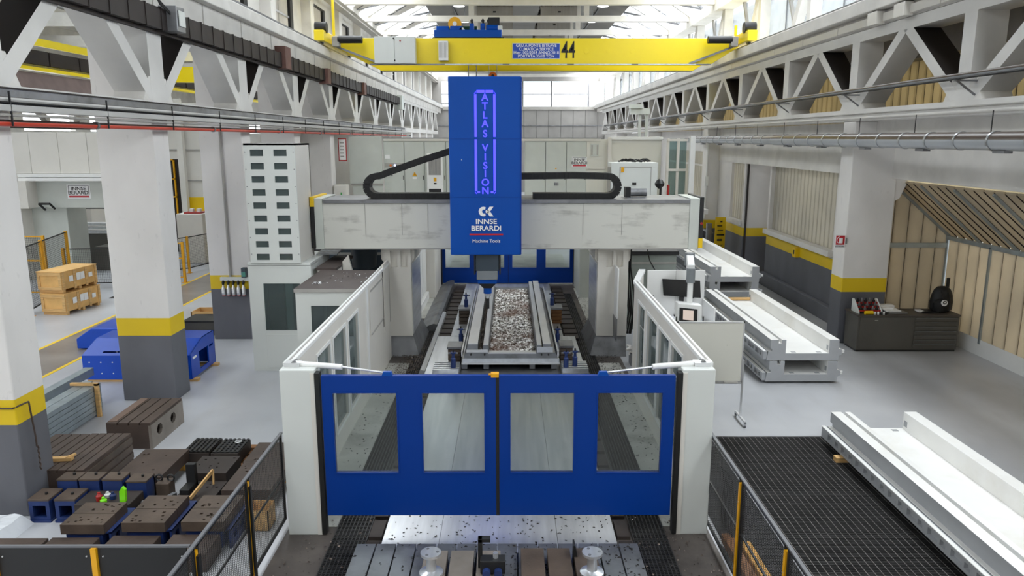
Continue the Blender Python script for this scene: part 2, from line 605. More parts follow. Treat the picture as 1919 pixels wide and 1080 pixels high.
# ---- columns
def column(name, label, x0, x1, yc, zt=5.615, group=None):
    t = thing(name, label, 'column', ((x0 + x1) / 2, yc, 0), group)
    bx('shaft', m_col, t, x0, x1, yc - .33, yc + .33, 0, zt, bev=.02)
    if x0 < 0:
        bx('upper_shaft', m_col, t, x0, -7.28, yc - .33, yc + .33, zt - .02, 7.46)
    return t
CL = {2: 'white concrete column on the dark skirting beside the closed blue-clad fixtures',
      4: 'banded concrete column beside the slotted brown cast-iron blocks, pipe and chain on its side',
      5: 'banded concrete column standing in front of the large blue sheet-metal cover',
      6: 'banded concrete column with a row of small canisters hung on its dark skirting'}
cols = {}
for i, y in enumerate(LN):
    if y < -2 or y > 70:
        continue
    lab = CL.get(i)
    if lab and i >= 4:
        cols[i] = column('concrete_column', lab, XL0, XL1 - .03, y)
    elif y > 20:
        cols[i] = column('concrete_column', 'white concrete column standing behind the tall slotted tower', XL0, XL1 - .03, y, group='columns beyond the slotted tower')
# rusty-looking conduit and chain on the near column, conduit on the third column
cc = cols[4]
p = MB(); p.tube([(-7.5, 9.70, 1.6), (-6.76, 9.70, 1.6), (-6.66, 9.9, 1.63), (-6.66, 9.95, 1.1), (-6.66, 9.95, .95)], .012)
p.build('wall_pipe', m_iron, cc)
p = MB()
for k in range(9):
    p.cyl((-6.65, 9.95 + .02 * (k % 2), .95 - .04 * k), (-6.65, 9.97 - .02 * (k % 2), .915 - .04 * k), .012, 6)
p.build('chain', m_iron, cc)
cc = cols[6]
MB().tube([(-7.25, 19.18, 5.4), (-7.25, 19.18, 1.68)], .03).build('conduit', m_concg, cc)
bx('hanging_rail', m_encl, cc, -7.5, -6.7, 19.12, 19.22, 1.58, 1.68)

RCOL = {19.1: 'banded concrete column with the fire extinguisher sign beside the tool cabinet',
        33.05: 'banded concrete column near the yellow tool rack'}
rc = {}
for y, lab in RCOL.items():
    rc[y] = column('concrete_column', lab, XR0, XR1, y)
for y in (47.0, 61.0):
    column('concrete_column', 'grey concrete column under the duct beyond the machine cabinets', XR0, XR1, y, group='columns beyond the machine cabinets')
# bracket haunch where the porch beam meets the near right column
MB().prism([(9.55, 3.6), (9.75, 3.75), (9.95, 4.25), (9.55, 4.25)], 'y', 18.8, 19.4).build('haunch', m_col, rc[19.1])

# ---- long lattice girders carrying the crane rails
def girder(name, label, x0, x1, nodes, mat, zb, zt, pw, spread):
    t = thing(name, label, 'girder', ((x0 + x1) / 2, nodes[0], zb))
    y0, y1 = nodes[0], nodes[-1]
    pitch = nodes[1] - nodes[0]
    bx('bottom_chord', mat, t, x0, x1, y0, y1, zb, zb + .28)
    bx('top_chord', mat, t, x0, x1, y0, y1, zt, zt + .24)
    gus = post = dg = None
    w = .2
    for k, y in enumerate(nodes[:-1]):
        if gus is None:
            gus = MB().prism([(y - .62, zb + .27), (y + .62, zb + .27), (y + .36, zb + .72), (y - .36, zb + .72)], 'x', x0 + .003, x1 - .003).build('gusset', m_clean, t)
            post = MB().box(x0 + .001, x1 - .001, y - pw, y + pw, zb + .27, zt + .01).build('post', mat, t)
            m = y + pitch / 2
            d1 = MB().prism([(y - w + .18, zb + .3), (y + w + .18, zb + .3), (m + w - spread, zt + .02), (m - w - spread, zt + .02)], 'x', x0 + .002, x1 - .002).build('diagonal', mat, t)
            d2 = MB().prism([(y + pitch - w - .18, zb + .3), (y + pitch + w - .18, zb + .3), (m + w + spread, zt + .02), (m - w + spread, zt + .02)], 'x', x0 + .002, x1 - .002).build('diagonal', mat, t)
        else:
            dy = y - nodes[0]
            for src in (gus, post, d1, d2):
                o = inst(src, t, woff(t) + Vector((0, dy, 0)))
    return t
gl = girder('lattice_girder', 'long white concrete lattice girder carrying the dark busbar', -7.28, XL1, LN, m_truss, 5.62, 7.45, .29, .5)
gr = girder('lattice_girder', 'long grey-white concrete lattice girder above the round duct', XR0, 9.05, RN, m_trussr, 5.62, 7.49, .2, .08)

# crane runway beams with their fascia strips
t = thing('crane_runway_beam', 'white crane runway beam with pale fascia panels above the dark busbar', 'beam', (-7.1, 0, 7.7))
bx('fascia_backing', m_conc, t, XL0, -6.71, LN[0], YB, 7.695, 8.06)
src = None
for k in range(36):
    y = LN[0] + 2.375 * k
    if src is None:
        src = bx('fascia_panel', m_conc, t, -6.71, -6.66, y + .03, y + 2.345, 7.62, 8.06, bev=.01)
    else:
        inst(src, t, woff(t) + Vector((0, 2.375 * k, 0)))
bx('rail_beam', m_conc, t, XL0, -6.45, LN[0], YB, 8.06, 8.36, bev=.02)
bx('rail', m_steeld, t, -6.58, -6.5, LN[0], YB, 8.36, 8.43)
t = thing('crane_runway_beam', 'grey-white crane runway beam above the beige cable trunking', 'beam', (9, 0, 7.75))
bx('web', m_conc, t, XR0, XR1, RN[0], YB, 7.74, 8.04)
bx('rail_beam', m_conc, t, 8.2, XR1, RN[0], YB, 8.04, 8.36, bev=.02)
bx('rail', m_steeld, t, 8.3, 8.38, RN[0], YB, 8.36, 8.43)
# cable trunking along the right runway, in sections
t = thing('cable_trunking', 'beige cable trunking in box sections above the round duct', 'trunking', (8.4, 0, 7.77))
src = None
for k in range(29):
    y = 6 + 2.32 * k
    if src is None:
        src = bx('section', m_enclw, t, 8.33, 8.468, y + .015, y + 2.305, 7.77, 7.95, bev=.01)
    else:
        inst(src, t, woff(t) + Vector((0, 2.32 * k, 0)))
for y in (16.4, 17.6):
    bx('junction_box', m_enclw, t, 8.2, 8.40, y, y + .45, 7.72, 8.0, bev=.01)

# dark busbar along the left girder
t = thing('busbar', 'dark brown ribbed busbar trunking running along the white girder', 'busbar', (-6.55, 6, 7.2))
seg = rib = None
for k in range(64):
    y = 6 + .62 * k
    if seg is None:
        seg = MB().box(-6.69, -6.47, y + .012, y + .608, 7.2, 7.58).build('segment', m_bus, t)
        rib = MB().box(-6.69, -6.455, y - .014, y + .014, 7.18, 7.60).build('joint_rib', m_bus, t)
    else:
        inst(seg, t, woff(t) + Vector((0, .62 * k, 0)))
        inst(rib, t, woff(t) + Vector((0, .62 * k, 0)))
bx('support_angle', m_bus, t, -6.69, -6.6, 6, 45.5, 7.14, 7.2)
j = bx('feed_box', m_steeld, t, -6.62, -6.28, 14.9, 15.28, 7.2, 7.66, bev=.01)
bx('feed_cover', m_encl, j, -6.27, -6.25, 14.97, 15.22, 7.3, 7.58)
for k in range(3):
    MB().tube([(-6.4, 14.92 + .05 * k, 7.5), (-6.4, 14.5, 7.62 + .03 * k), (-6.45, 14.25 + .1 * k, 8.0)], .014).build('feed_cable', m_rubber, t)
bx('rust_box', m_rust, t, -6.69, -6.36, 22.2, 22.75, 7.17, 7.78)
bx('rust_box', m_rust, t, -6.69, -6.36, 27.3, 27.7, 7.1, 7.62)
bx('rust_box', m_rust, t, -6.69, -6.36, 34.0, 34.5, 7.1, 7.62)
bx('end_box', m_cabg, t, -6.69, -6.35, 45.6, 46.6, 6.9, 7.7)

# cable tray bundle and red fire main along the left girder foot
t = thing('cable_tray', 'grey cable tray with pipes just above the red fire main', 'cable tray', (-6.55, 5, 5.55))
bx('tray', m_tray, t, -6.69, -6.42, 4, 48, 5.55, 5.63)
bx('tray_channel', m_steeld, t, -6.69, -6.55, 4, 48, 5.66, 5.84)
bx('channel_lid', m_bus, t, -6.69, -6.53, 4, 48, 5.84, 5.86)
MB().tube([(-6.5, 4, 5.70), (-6.5, 48, 5.70)], .035).build('pipe', m_tray, t)
MB().tube([(-6.6, 4, 5.80), (-6.6, 48, 5.80)], .022).build('pipe', m_concg, t)
MB().tube([(-6.45, 4, 5.5), (-6.45, 48, 5.5)], .02).build('pipe', m_concg, t)
src = None
for k in range(18):
    y = 5.2 + 2.375 * k
    if src is None:
        src = bx('hanger', m_black, t, -6.44, -6.42, y, y + .02, 5.36, 5.8)
    else:
        inst(src, t, woff(t) + Vector((0, 2.375 * k, 0)))
t = thing('fire_main', 'red painted fire main pipe hung across the banded columns', 'pipe', (-6.5, 4, 5.4))
MB().tube([(-6.5, 4, 5.4), (-6.5, 48, 5.4)], .045, 12).build('pipe', m_red, t, smooth=True)
src = None
for k in range(10):
    y = 7.3 + 4.75 * k
    if src is None:
        src = MB().cyl((-6.5, y, 5.4), (-6.5, y + .06, 5.4), .06, 12).box(-6.75, -6.5, y, y + .04, 5.37, 5.4).build('bracket', m_steeld, t)
    else:
        inst(src, t, woff(t) + Vector((0, 4.75 * k, 0)))

# right side: dark pipe on brackets, pale lower pipe, conduit strip, round duct
t = thing('bracket_pipe', 'long dark pipe carried on small brackets across the grey-white girder', 'pipe', (8.2, 6, 6.3))
MB().tube([(8.2, 4, 6.33), (8.2, 66, 6.33)], .045, 10).build('pipe', m_ductd, t, smooth=True)
MB().tube([(8.12, 4, 6.27), (8.12, 66, 6.27)], .025, 8).build('cable', m_black, t)
src = None
for k, y in enumerate(RN[4:-1]):
    if src is None:
        src = MB().bar((8.1, y - .4, 6.24), (8.47, y - .4, 5.98), .03, .03).box(8.05, 8.47, y - .43, y - .37, 6.22, 6.25).build('bracket', m_steeld, t)
        y00 = y
    else:
        inst(src, t, woff(t) + Vector((0, y - y00, 0)))
t = thing('service_pipe', 'pale service pipe just above the round duct', 'pipe', (8.35, 4, 5.6))
MB().tube([(8.36, 4, 5.68), (8.36, 66, 5.68)], .03, 8).build('pipe', m_conc, t, smooth=True)
MB().tube([(8.40, 4, 5.78), (8.40, 66, 5.78)], .018, 8).build('conduit', m_concg, t)
t = thing('air_duct', 'round galvanised spiral duct above the fire extinguisher sign', 'duct', (8.0, 4, 5.15))
src = None
for k in range(32):
    y = 4 + .95 * k
    r = .155 if y < 22.5 else .135
    if k in (0, 20):
        d = MB()
        d.cyl((8.0, y + .015, 5.16), (8.0, y + .945, 5.16), r, 20)
        src = d.build('duct_section', m_ductd, t, smooth=True)
        cl = MB().cyl((8.0, y - .02, 5.16), (8.0, y + .03, 5.16), r + .012, 20).build('coupling', m_duct, t, smooth=True)
        ys = y
    else:
        inst(src, t, woff(t) + Vector((0, y - ys, 0)))
        inst(cl, t, woff(t) + Vector((0, y - ys, 0)))
src = None
for k in range(12):
    y = 5 + 2.4 * k
    if src is None:
        src = MB().box(7.93, 8.07, y, y + .3, 4.965, 5.01).build('air_nozzle', m_steeld, t)
        hg = MB().box(7.995, 8.005, y + .5, y + .52, 5.3, 5.66).build('hanger', m_black, t)
    else:
        inst(src, t, woff(t) + Vector((0, 2.4 * k, 0)))
        inst(hg, t, woff(t) + Vector((0, 2.4 * k, 0)))

# ---- left upper wall: pilasters, shuttered windows, eaves
wl = struct('wall_left')
holes = []
for y in LN[:-1]:
    holes.append((y + 1.25, y + 3.45, 8.6, 10.35))
MB().panel(LN[0], YB, 8.3, 11.3, -7.75, -7.6, holes, 'x').build('upper_wall', m_conc, wl)
src = None
for k, y in enumerate(LN):
    if src is None:
        src = bx('pilaster', m_conc, wl, -7.6, -7.25, y - .25, y + .25, 8.36, 11.0)
        sh = [bx('shutter', m_shut, wl, -7.72, -7.68, y + 1.25, y + 1.92, 8.62, 10.33),
              bx('shutter', m_shut, wl, -7.72, -7.68, y + 2.02, y + 3.05, 8.62, 10.33),
              bx('shutter_bar', m_steel, wl, -7.68, -7.64, y + 1.25, y + 3.1, 9.3, 9.36),
              bx('window_frame', m_black, wl, -7.76, -7.6, y + 3.12, y + 3.44, 8.6, 10.35),
              bx('window_frame', m_black, wl, -7.76, -7.6, y + 1.25, y + 3.44, 10.28, 10.35)]
    else:
        for s in [src] + sh:
            inst(s, wl, Vector((0, y - LN[0], 0)))
bx('eaves_beam', m_roofbeam, wl, -7.6, -6.95, LN[0], YB, 10.75, 11.15)
bx('eaves_tray', m_concg, wl, -7.25, -6.9, LN[0], YB, 10.5, 10.56)
bx('lower_screen', m_conc, wl, -7.9, -7.8, 26, YB, 0, 5.6)

# ---- right walls
wr = struct('wall_right')
# painted wall with ribbed glazing between the columns
MB().panel(19.4, 27.0, 0, 5.6, 9.3, 9.6, [(21.4, 26.85, 2.02, 4.26)], 'x').build('painted_wall', m_wallr, wr)
MB().box(9.12, 9.3, 19.4, 27.0, .0, .45).build('plinth', m_wallr, wr, .02)
MB().box(9.14, 9.3, 21.3, 26.95, 1.86, 2.02).build('window_sill', m_conc, wr)
bx('lintel_beam', m_conc, wr, 9.0, 9.6, 19.4, 34, 4.27, 5.6)
MB().panel(29.0, 33.5, 0, 4.3, 9.05, 9.3, [(29.2, 30.85, 2.05, 4.25)], 'x').build('painted_wall', m_wallr, wr)
MB().box(8.95, 9.05, 29.15, 30.9, 1.87, 2.05).build('window_sill', m_conc, wr)
bx('pier', m_wallr, wr, 9.3, 10.4, 29.0, 29.25, 0, 4.3)
bx('corner_pipe', m_bus, wr, 9.1, 9.16, 28.9, 28.98, 0, 4.3)
bx('passage_wall', m_wallr, wr, 10.4, 10.6, 26, 29.2, 0, 5)
MB().panel(33.5, YB, 0, 5.6, 9.3, 9.5, [(35, 45, 2.0, 4.6), (49, 59, 2, 4.6)], 'x').build('painted_wall', m_wallr, wr)
def strips(parent, n, a, b, w0, w1, plane, mat, axis='x', gap=.02, d=.035):
    for k in range(n):
        u0 = a + (b - a) * k / n + gap / 2
        u1 = a + (b - a) * (k + 1) / n - gap / 2
        if axis == 'x':
            m = MB()
            m.add([(plane + d, u0, w0), (plane, u0 + .04, w0), (plane, u1 - .04, w0), (plane + d, u1, w0),
                   (plane + d, u0, w1), (plane, u0 + .04, w1), (plane, u1 - .04, w1), (plane + d, u1, w1)],
                  [(0, 4, 5, 1), (1, 5, 6, 2), (2, 6, 7, 3), (3, 7, 4, 0), (0, 1, 2, 3), (7, 6, 5, 4)])
        else:
            m = MB()
            m.add([(u0, plane + d, w0), (u0 + .03, plane, w0), (u1 - .03, plane, w0), (u1, plane + d, w0),
                   (u0, plane + d, w1), (u0 + .03, plane, w1), (u1 - .03, plane, w1), (u1, plane + d, w1)],
                  [(0, 4, 5, 1), (1, 5, 6, 2), (2, 6, 7, 3), (3, 7, 4, 0), (0, 1, 2, 3), (7, 6, 5, 4)])
        m.build('glazing_strip', mat, parent)
        if k:
            e = .02 + gap / 2
            if axis == 'x':
                bx('seam', m_bus, parent, plane + d - .006, plane + d + .02, u0 - gap / 2 - e, u0 - gap / 2 + e, w0, w1)
            else:
                bx('seam', m_bus, parent, u0 - gap / 2 - e, u0 - gap / 2 + e, plane + d - .006, plane + d + .02, w0, w1)
win = struct('window_1')
strips(win, 18, 21.4, 26.85, 2.02, 4.26, 9.42, m_polyw)
win = struct('window_2')
strips(win, 6, 29.2, 30.85, 2.05, 4.25, 9.14, m_polyw)
win = struct('window_3')
strips(win, 30, 35, 45, 2.0, 4.6, 9.4, m_polyw)
bx('transom', m_conc, win, 9.32, 9.42, 35, 45, 3.9, 3.98)

# glazed porch to the right of the near column: ribbed end wall, sloping roof, side glazing
wp = struct('wall_porch')
YP = 19.45
for k in range(5):
    x0 = 9.62 + .385 * k
    x1 = x0 + .36
    z_of = lambda x: 4.05 - (x - 9.9) * (4.05 - 2.72) / (11.47 - 9.9)
    MB().box(x0, x1, YP, YP + .05, .0, 2.42).build('ribbed_sheet', m_poly, wp, .01)
    zt0, zt1 = min(4.15, z_of(x0)), min(4.15, z_of(x1))
    MB().prism([(x0, 2.52), (x1, 2.52), (x1, max(2.55, zt1 - .05)), (x0, max(2.55, zt0 - .05))], 'y', YP, YP + .05).build('ribbed_sheet', m_poly, wp)
for k in range(1, 5):
    x = 9.62 + .385 * k - .0125
    bx('seam', m_bus, wp, x - .025, x + .025, YP + .03, YP + .06, 0, z_of(x) - .02)
bx('transom', m_galv, wp, 9.6, 11.5, YP - .05, YP + .04, 2.41, 2.53)
bx('corner_post', m_galv, wp, 11.42, 11.5, YP - .07, YP + .05, 0, 2.72)
MB().bar((9.86, YP - .01, 4.1), (11.5, YP - .01, 2.7), .09, .09, (0, 1, 0)).build('verge_rail', m_galv, wp)
bx('eaves_rail', m_galv, wp, 11.4, 11.5, 8, YP, 2.62, 2.72)
n = 34
for k in range(n):                                   # sloping ribbed roof sheets
    y0 = YP - .345 * (k + 1) + .02
    y1 = YP - .345 * k - .02
    MB().add([(9.85, y0, 4.12), (9.85, y1, 4.12), (11.5, y1, 2.72), (11.5, y0, 2.72),
              (9.88, y0, 4.16), (9.88, y1, 4.16), (11.53, y1, 2.76), (11.53, y0, 2.76)],
             [(0, 1, 2, 3), (7, 6, 5, 4), (0, 4, 5, 1), (1, 5, 6, 2), (2, 6, 7, 3), (3, 7, 4, 0)]).build('roof_sheet', m_poly, wp)
    MB().bar((9.87, y0 - .02, 4.125), (11.5, y0 - .02, 2.735), .06, .012, (0, 1, 0)).build('seam', m_bus, wp)
    if k % 4 == 3:
        MB().bar((9.85, y0 - .02, 4.08), (11.47, y0 - .02, 2.69), .05, .06, (0, 1, 0)).build('rafter', m_galv, wp)
MB().add([(9.87, 7.5, 4.2), (9.87, YP, 4.2), (11.6, YP, 2.78), (11.6, 7.5, 2.78)], [(0, 1, 2, 3)]).build('roof_underlay', m_polyu, wp)
for k in range(26):
    y0 = YP - .08 - .44 * (k + 1) + .02
    MB().box(11.44, 11.48, y0, y0 + .40, .36, 2.62).build('glazing_strip', m_polyg, wp, .01)
    bx('seam', m_bus, wp, 11.465, 11.49, y0 - .035, y0 + .015, .3, 2.64)
    if k % 4 == 3:
        bx('mullion', m_galv, wp, 11.4, 11.48, y0 - .05, y0 + .01, .3, 2.66)
bx('kick_panel', m_white, wp, 11.43, 11.5, 7, YP - .02, 0, .4)
bx('porch_beam', m_conc, wp, 9.5, 9.9, 4, 18.85, 4.22, 5.5, bev=.03)
bx('porch_soffit', m_conc, wp, 9.0, 9.62, 4, 18.8, 5.3, 5.62)
bx('notice', m_paper, wp, 9.68, 9.84, YP - .02, YP - .005, 2.05, 2.35)
bx('notice_red', m_signr, wp, 9.70, 9.82, YP - .03, YP - .018, 2.25, 2.32)
bx('notice_blue', m_signb, wp, 9.70, 9.82, YP - .03, YP - .018, 2.08, 2.16)

# upper right: ribbed beige cladding seen through the girder, then the clerestory
wu = struct('wall_upper_right')
strips(wu, 150, 4, 66, 5.5, 7.25, 11.0, m_polyu, gap=.05, d=.05)
bx('cladding_rail', m_concg, wu, 10.6, 11.1, 4, 66, 7.25, 8.0)
bx('gutter_slab', m_concg, wu, 9.6, 11.2, 4, 66, 5.3, 5.5)
bx('ledge', m_conc, wu, 9.6, 11.2, 4, 66, 8.0, 8.3)
src = None
for k, y in enumerate(RN[:-1]):
    if src is None:
        src = [bx('clerestory_post', m_conc, wu, 9.0, 9.35, y - .14, y + .14, 8.36, 10.6),
               MB().bar((9.15, y + .15, 10.5), (9.15, y + 1.5, 8.36), .3, .26, (1, 0, 0)).build('brace', m_conc, wu),
               MB().bar((9.3, y + 2.9, 10.5), (9.3, y + 1.6, 8.36), .1, .1, (1, 0, 0)).build('tie', m_concg, wu),
               bx('mullion', m_concg, wu, 9.55, 9.6, y + 2.3, y + 2.36, 8.3, 10.6),
               bx('mullion', m_steeld, wu, 9.56, 9.6, y + 3.5, y + 3.53, 8.3, 10.6),
               bx('mullion', m_steeld, wu, 9.56, 9.6, y + 1.1, y + 1.13, 8.3, 10.6),
               bx('window_gear', m_bus, wu, 9.5, 9.55, y + .6, y + 2.2, 10.05, 10.2)]
        pane = bx('pane', m_sky, wu, 9.60, 9.61, y, y + 4.65, 8.36, 10.6)
        src.append(pane)
    else:
        for s in src:
            inst(s, wu, Vector((0, y - RN[0], 0)))
bx('eaves_beam', m_roofbeam, wu, 8.7, 9.4, RN[0], YB, 10.5, 10.95)

# ---- end wall with its big windows
we = struct('wall_back')
MB().panel(-8, 12, 0, 12.5, YB, YB + .3, [(-6.6, 9.2, 8.25, 10.65)], 'y').build('end_wall', m_endwall, we)
for k in range(14):
    x0 = -7 + 1.2 * k
    bx('cladding_panel', m_endwall, we, x0 + .02, x0 + 1.18, YB - .06, YB, 5.2, 7.95, bev=.01)
bx('cill_beam', m_concg, we, -8, 10, YB - .2, YB, 7.95, 8.25)
bx('girt', m_steeld, we, -8, 10, YB - .15, YB - .06, 6.4, 6.5)
we2 = struct('window_4')
for k, (xa, xb) in enumerate(((-6.6, -4.2), (-4.1, -1.6), (-1.5, 1.2), (1.3, 4.0), (4.25, 7.6), (7.75, 9.2))):
    bx('pane', m_sky, we2, xa, xb, YB + .1, YB + .12, 8.25, 10.65)
    bx('mullion', m_steeld, we2, xb, xb + .15, YB + .02, YB + .15, 8.25, 10.65)
    bx('transom', m_steeld, we2, xa, xb, YB + .06, YB + .1, 9.4, 9.46)
bx('cable_row', m_bus, we2, -6.6, -4.8, YB - .1, YB - .05, 8.5, 8.56)

# ---- roof: tie beams, roof lights, decks and fluted sheets
ce = struct('ceiling')
CX = .95
src = None
TB = [10.05 + 4.72 * i for i in range(-5, 14)]
for y in TB:
    if src is None:
        src = bx('tie_beam', m_roofbeam, ce, -7.3, 9.3, y - .16, y + .16, 10.78, 11.05, bev=.01)
        y00 = y
    else:
        inst(src, ce, Vector((0, y - y00, 0)))
prof = {'sky': ((7.95, 11.0), (5.3, 12.0)), 'deck': ((5.3, 12.0), (4.1, 12.45)), 'flat': ((4.1, 12.45), (2.75, 12.5))}
for s in (-1, 1):
    (a0, z0), (a1, z1) = prof['sky']
    for k, y in enumerate(TB[:-1]):
        y1 = y + 4.72
        if k == 0:
            pn = MB().add([(CX + s * a0, y, z0), (CX + s * a1, y, z1), (CX + s * a1, y1, z1), (CX + s * a0, y1, z0)], [(0, 1, 2, 3)]).build('roof_light', m_sky, ce)
            xm, zm = CX + s * (a0 + a1) / 2, (z0 + z1) / 2
            brs = [MB().bar((CX + s * a0, y, z0 - .03), (CX + s * a1, y + 2.36, z1 - .03), .09, .12).build('glazing_bar', m_conc, ce),
                   MB().bar((CX + s * a1, y + 2.36, z1 - .03), (CX + s * a0, y1, z0 - .03), .09, .12).build('glazing_bar', m_conc, ce),
                   MB().bar((CX + s * a1, y, z1 - .03), (CX + s * a0, y + 2.36, z0 - .03), .05, .1).build('glazing_bar', m_steeld, ce),
                   MB().bar((CX + s * a0, y + 2.36, z0 - .03), (CX + s * a1, y1, z1 - .03), .05, .1).build('glazing_bar', m_steeld, ce)]
            if s < 0:
                brs.append(MB().add([(CX + s * a1, y + .2, z1 - .05), (CX + s * a1, y + 1.6, z1 - .05), (CX + s * a0, y + 3.0, z0 - .05), (CX + s * a0, y + 1.6, z0 - .05)], [(0, 1, 2, 3)]).build('frosted_pane', m_shut, ce))
            y00 = y
        else:
            for b in [pn] + brs:
                inst(b, ce, Vector((0, y - y00, 0)))
    (a0, z0), (a1, z1) = prof['deck']
    m = MB()
    n = 340
    for k in range(n):                                # corrugated steel deck, ribs across the slope
        y = TB[0] + (YB - TB[0]) * k / n
        dy = (YB - TB[0]) / n
        m.add([(CX + s * a0, y, z0), (CX + s * a1, y, z1), (CX + s * a1, y + dy / 2, z1 - .05), (CX + s * a0, y + dy / 2, z0 - .05),
               (CX + s * a1, y + dy, z1), (CX + s * a0, y + dy, z0)], [(0, 1, 2, 3), (3, 2, 4, 5)])
    m.build('corrugated_deck', m_deck, ce)
    (a0, z0), (a1, z1) = prof['flat']
    bx('flat_ceiling', m_deck, ce, *sorted((CX + s * a0, CX + s * a1)), TB[0], YB, z0, z1 + .1)
    bx('gutter_rail', m_black, ce, *sorted((CX + s * 4.05, CX + s * 4.15)), TB[0], YB, 12.36, 12.46)
    # fluted curved sheets either side of the ridge
    fl = MB()
    nx = 26
    for q in range(nx):
        x0 = 2.75 - 2.0 * q / nx
        x1 = 2.75 - 2.0 * (q + 1) / nx
        xm = (x0 + x1) / 2
        for (ya, yb, za, zb) in ((0, .06, 11.75, 12.3), (.06, .3, 12.3, 12.65), (.3, 1.0, 12.65, 12.85), (1.0, 4.72, 12.85, 12.9)):
            fl.add([(CX + s * x0, TB[0] + ya, za), (CX + s * xm, TB[0] + ya, za - .07), (CX + s * x1, TB[0] + ya, za),
                    (CX + s * x0, TB[0] + yb, zb), (CX + s * xm, TB[0] + yb, zb - .07), (CX + s * x1, TB[0] + yb, zb)], [(0, 1, 4, 3), (1, 2, 5, 4)])
    f0 = fl.build('fluted_sheet', m_flute, ce)
    st = bx('strut', m_roofbeam, ce, *sorted((CX + s * 2.7, CX + s * 2.95)), TB[0] + .2, TB[0] + .45, 11.0, 12.5)
    st2 = bx('purlin', m_black, ce, *sorted((CX + s * 1.7, CX + s * 1.85)), TB[0] - .05, TB[0], 11.95, 12.02)
    for y in TB[1:-1]:
        inst(f0, ce, Vector((0, y - TB[0], 0)))
        inst(st, ce, Vector((0, y - TB[0], 0)))
        inst(st2, ce, Vector((0, y - TB[0], 0)))
bx('ridge_panel', m_deck, ce, CX - .75, CX + .75, TB[0], YB, 12.5, 12.7)
bx('roof_slab', m_deck, ce, CX - 5.3, CX + 5.3, TB[0], YB, 13.2, 13.3)
for s in (-1, 1):
    MB().add([(CX + s * 5.3, TB[0], 12.03), (CX + s * 5.3, YB, 12.03), (CX + s * 5.3, YB, 13.25), (CX + s * 5.3, TB[0], 13.25)], [(0, 1, 2, 3)]).build('roof_side', m_deck, ce)

# round high-bay lamps in two rows under the flat ceilings
def lamp(x, y):
    t = thing('high_bay_lamp', 'round white high-bay lamp hanging below the roof deck', 'lamp', (x, y, 11.3), 'high-bay lamps in two rows under the roof')
    MB().lathe((x, y, 11.25), [(.26, 0), (.3, .02), (.3, .06), (.12, .2), (.05, .3)], 16).build('housing', m_steeld, t, smooth=True)
    MB().lathe((x, y, 11.235), [(.25, 0), (.25, .014)], 16).build('lens', m_lamp, t)
    MB().cyl((x, y, 11.5), (x, y, 12.44), .015, 6).build('stem', m_steeld, t)
    return t
proto = None
for y in [36.8 + 4.72 * k for k in range(7)]:
    for x in (-2.35, 4.35):
        if proto is None:
            proto = lamp(x, y)
        else:
            c = copy_tree(proto)
            c.location = (x, y, 11.3)
# the hall behind the camera
bx('hall_end', m_conc, struct('wall_front'), -8, 12, -14, -13.7, 0, 13)
bx('wall_low', m_conc, wl, -8.0, -7.8, -14, 2, 0, 5.6)
bx('wall_low', m_wallr, wr, 11.65, 11.8, -14, 7, 0, 5.6)

# ================================================================== OVERHEAD CRANE
YC = 28.0
t = thing('overhead_crane', 'yellow double-girder overhead crane spanning the hall with blue name plate', 'crane', (1, YC, 7.8))
for yy in (YC, 30.75):
    MB().prism([(-6.25, 8.72), (-6.25, 8.42), (-5.05, 7.83), (7.25, 7.83), (8.2, 8.42), (8.2, 8.72)], 'y', yy, yy + .55).build('girder', m_craney, t, .01)
    MB().box(-5.0, 7.2, yy - .12, yy, 7.80, 7.83).build('girder_flange', m_steeld, t)
for x in (-6.53, 8.34):
    s = 1 if x > 0 else -1
    c = bx('end_carriage', m_craney, t, x - .17, x + .17, 26.9, 32.3, 8.5, 8.86, bev=.02)
    for yy in (27.3, 31.9):
        MB().cyl((x - .05, yy, 8.6), (x + .05, yy, 8.6), .17, 18).build('wheel', m_steeld, c, smooth=True)
    MB().cyl((x - .2, 27.3, 8.98), (x + .2, 27.3, 8.98), .19, 18).build('buffer_drum', m_black, c, smooth=True)
    g = bx('gearbox', m_concg, t, x - s * .55, x - s * .3, 27.5, 27.8, 8.38, 8.72, bev=.02)
    MB().cyl((x - s * .5, 27.6, 8.62), (x - s * 1.35, 27.6, 8.62), .13, 14).build('drive_motor', m_black, t, smooth=True)
    MB().bar((x - s * .4, 27.85, 8.4), (x - s * 1.9, 27.95, 7.84), .07, .07).build('torque_arm', m_steeld, t)
    for dx in (.0, .28):
        bx('guard_post', m_craney, t, x - s * dx - .04, x - s * dx + .04, 27.95, 28.03, 8.8, 9.15 + (1.0 if s < 0 and dx > 0 else 0))
eb = bx('electrical_cabinet', m_encl, t, -4.78, -3.33, YC - .36, YC, 7.82, 8.73, bev=.01)
for x0, x1 in ((-4.77, -4.065), (-4.05, -3.34)):
    bx('cabinet_door', m_encl, eb, x0, x1, YC - .385, YC - .36, 7.83, 8.72)
for x, z, m in ((-4.08, 8.66, m_ink), (-3.85, 8.58, m_redp), (-4.06, 7.92, m_ink)):
    MB().cyl((x, YC - .41, z), (x, YC - .38, z), .028, 10).build('knob', m, eb)
vb = bx('resistor_box', m_alu, t, -2.52, -2.18, YC - .25, YC, 7.93, 8.6, bev=.005)
for k in range(7):
    bx('louvre', m_concg, vb, -2.5 + .045 * k, -2.48 + .045 * k, YC - .256, YC - .249, 8.02, 8.55)
pl = bx('name_plate', m_signb, t, .12, 1.79, YC - .02, YC, 8.03, 8.53)
bx('plate_rim', m_steel, pl, .1, 1.81, YC - .012, YC - .001, 8.01, 8.55)
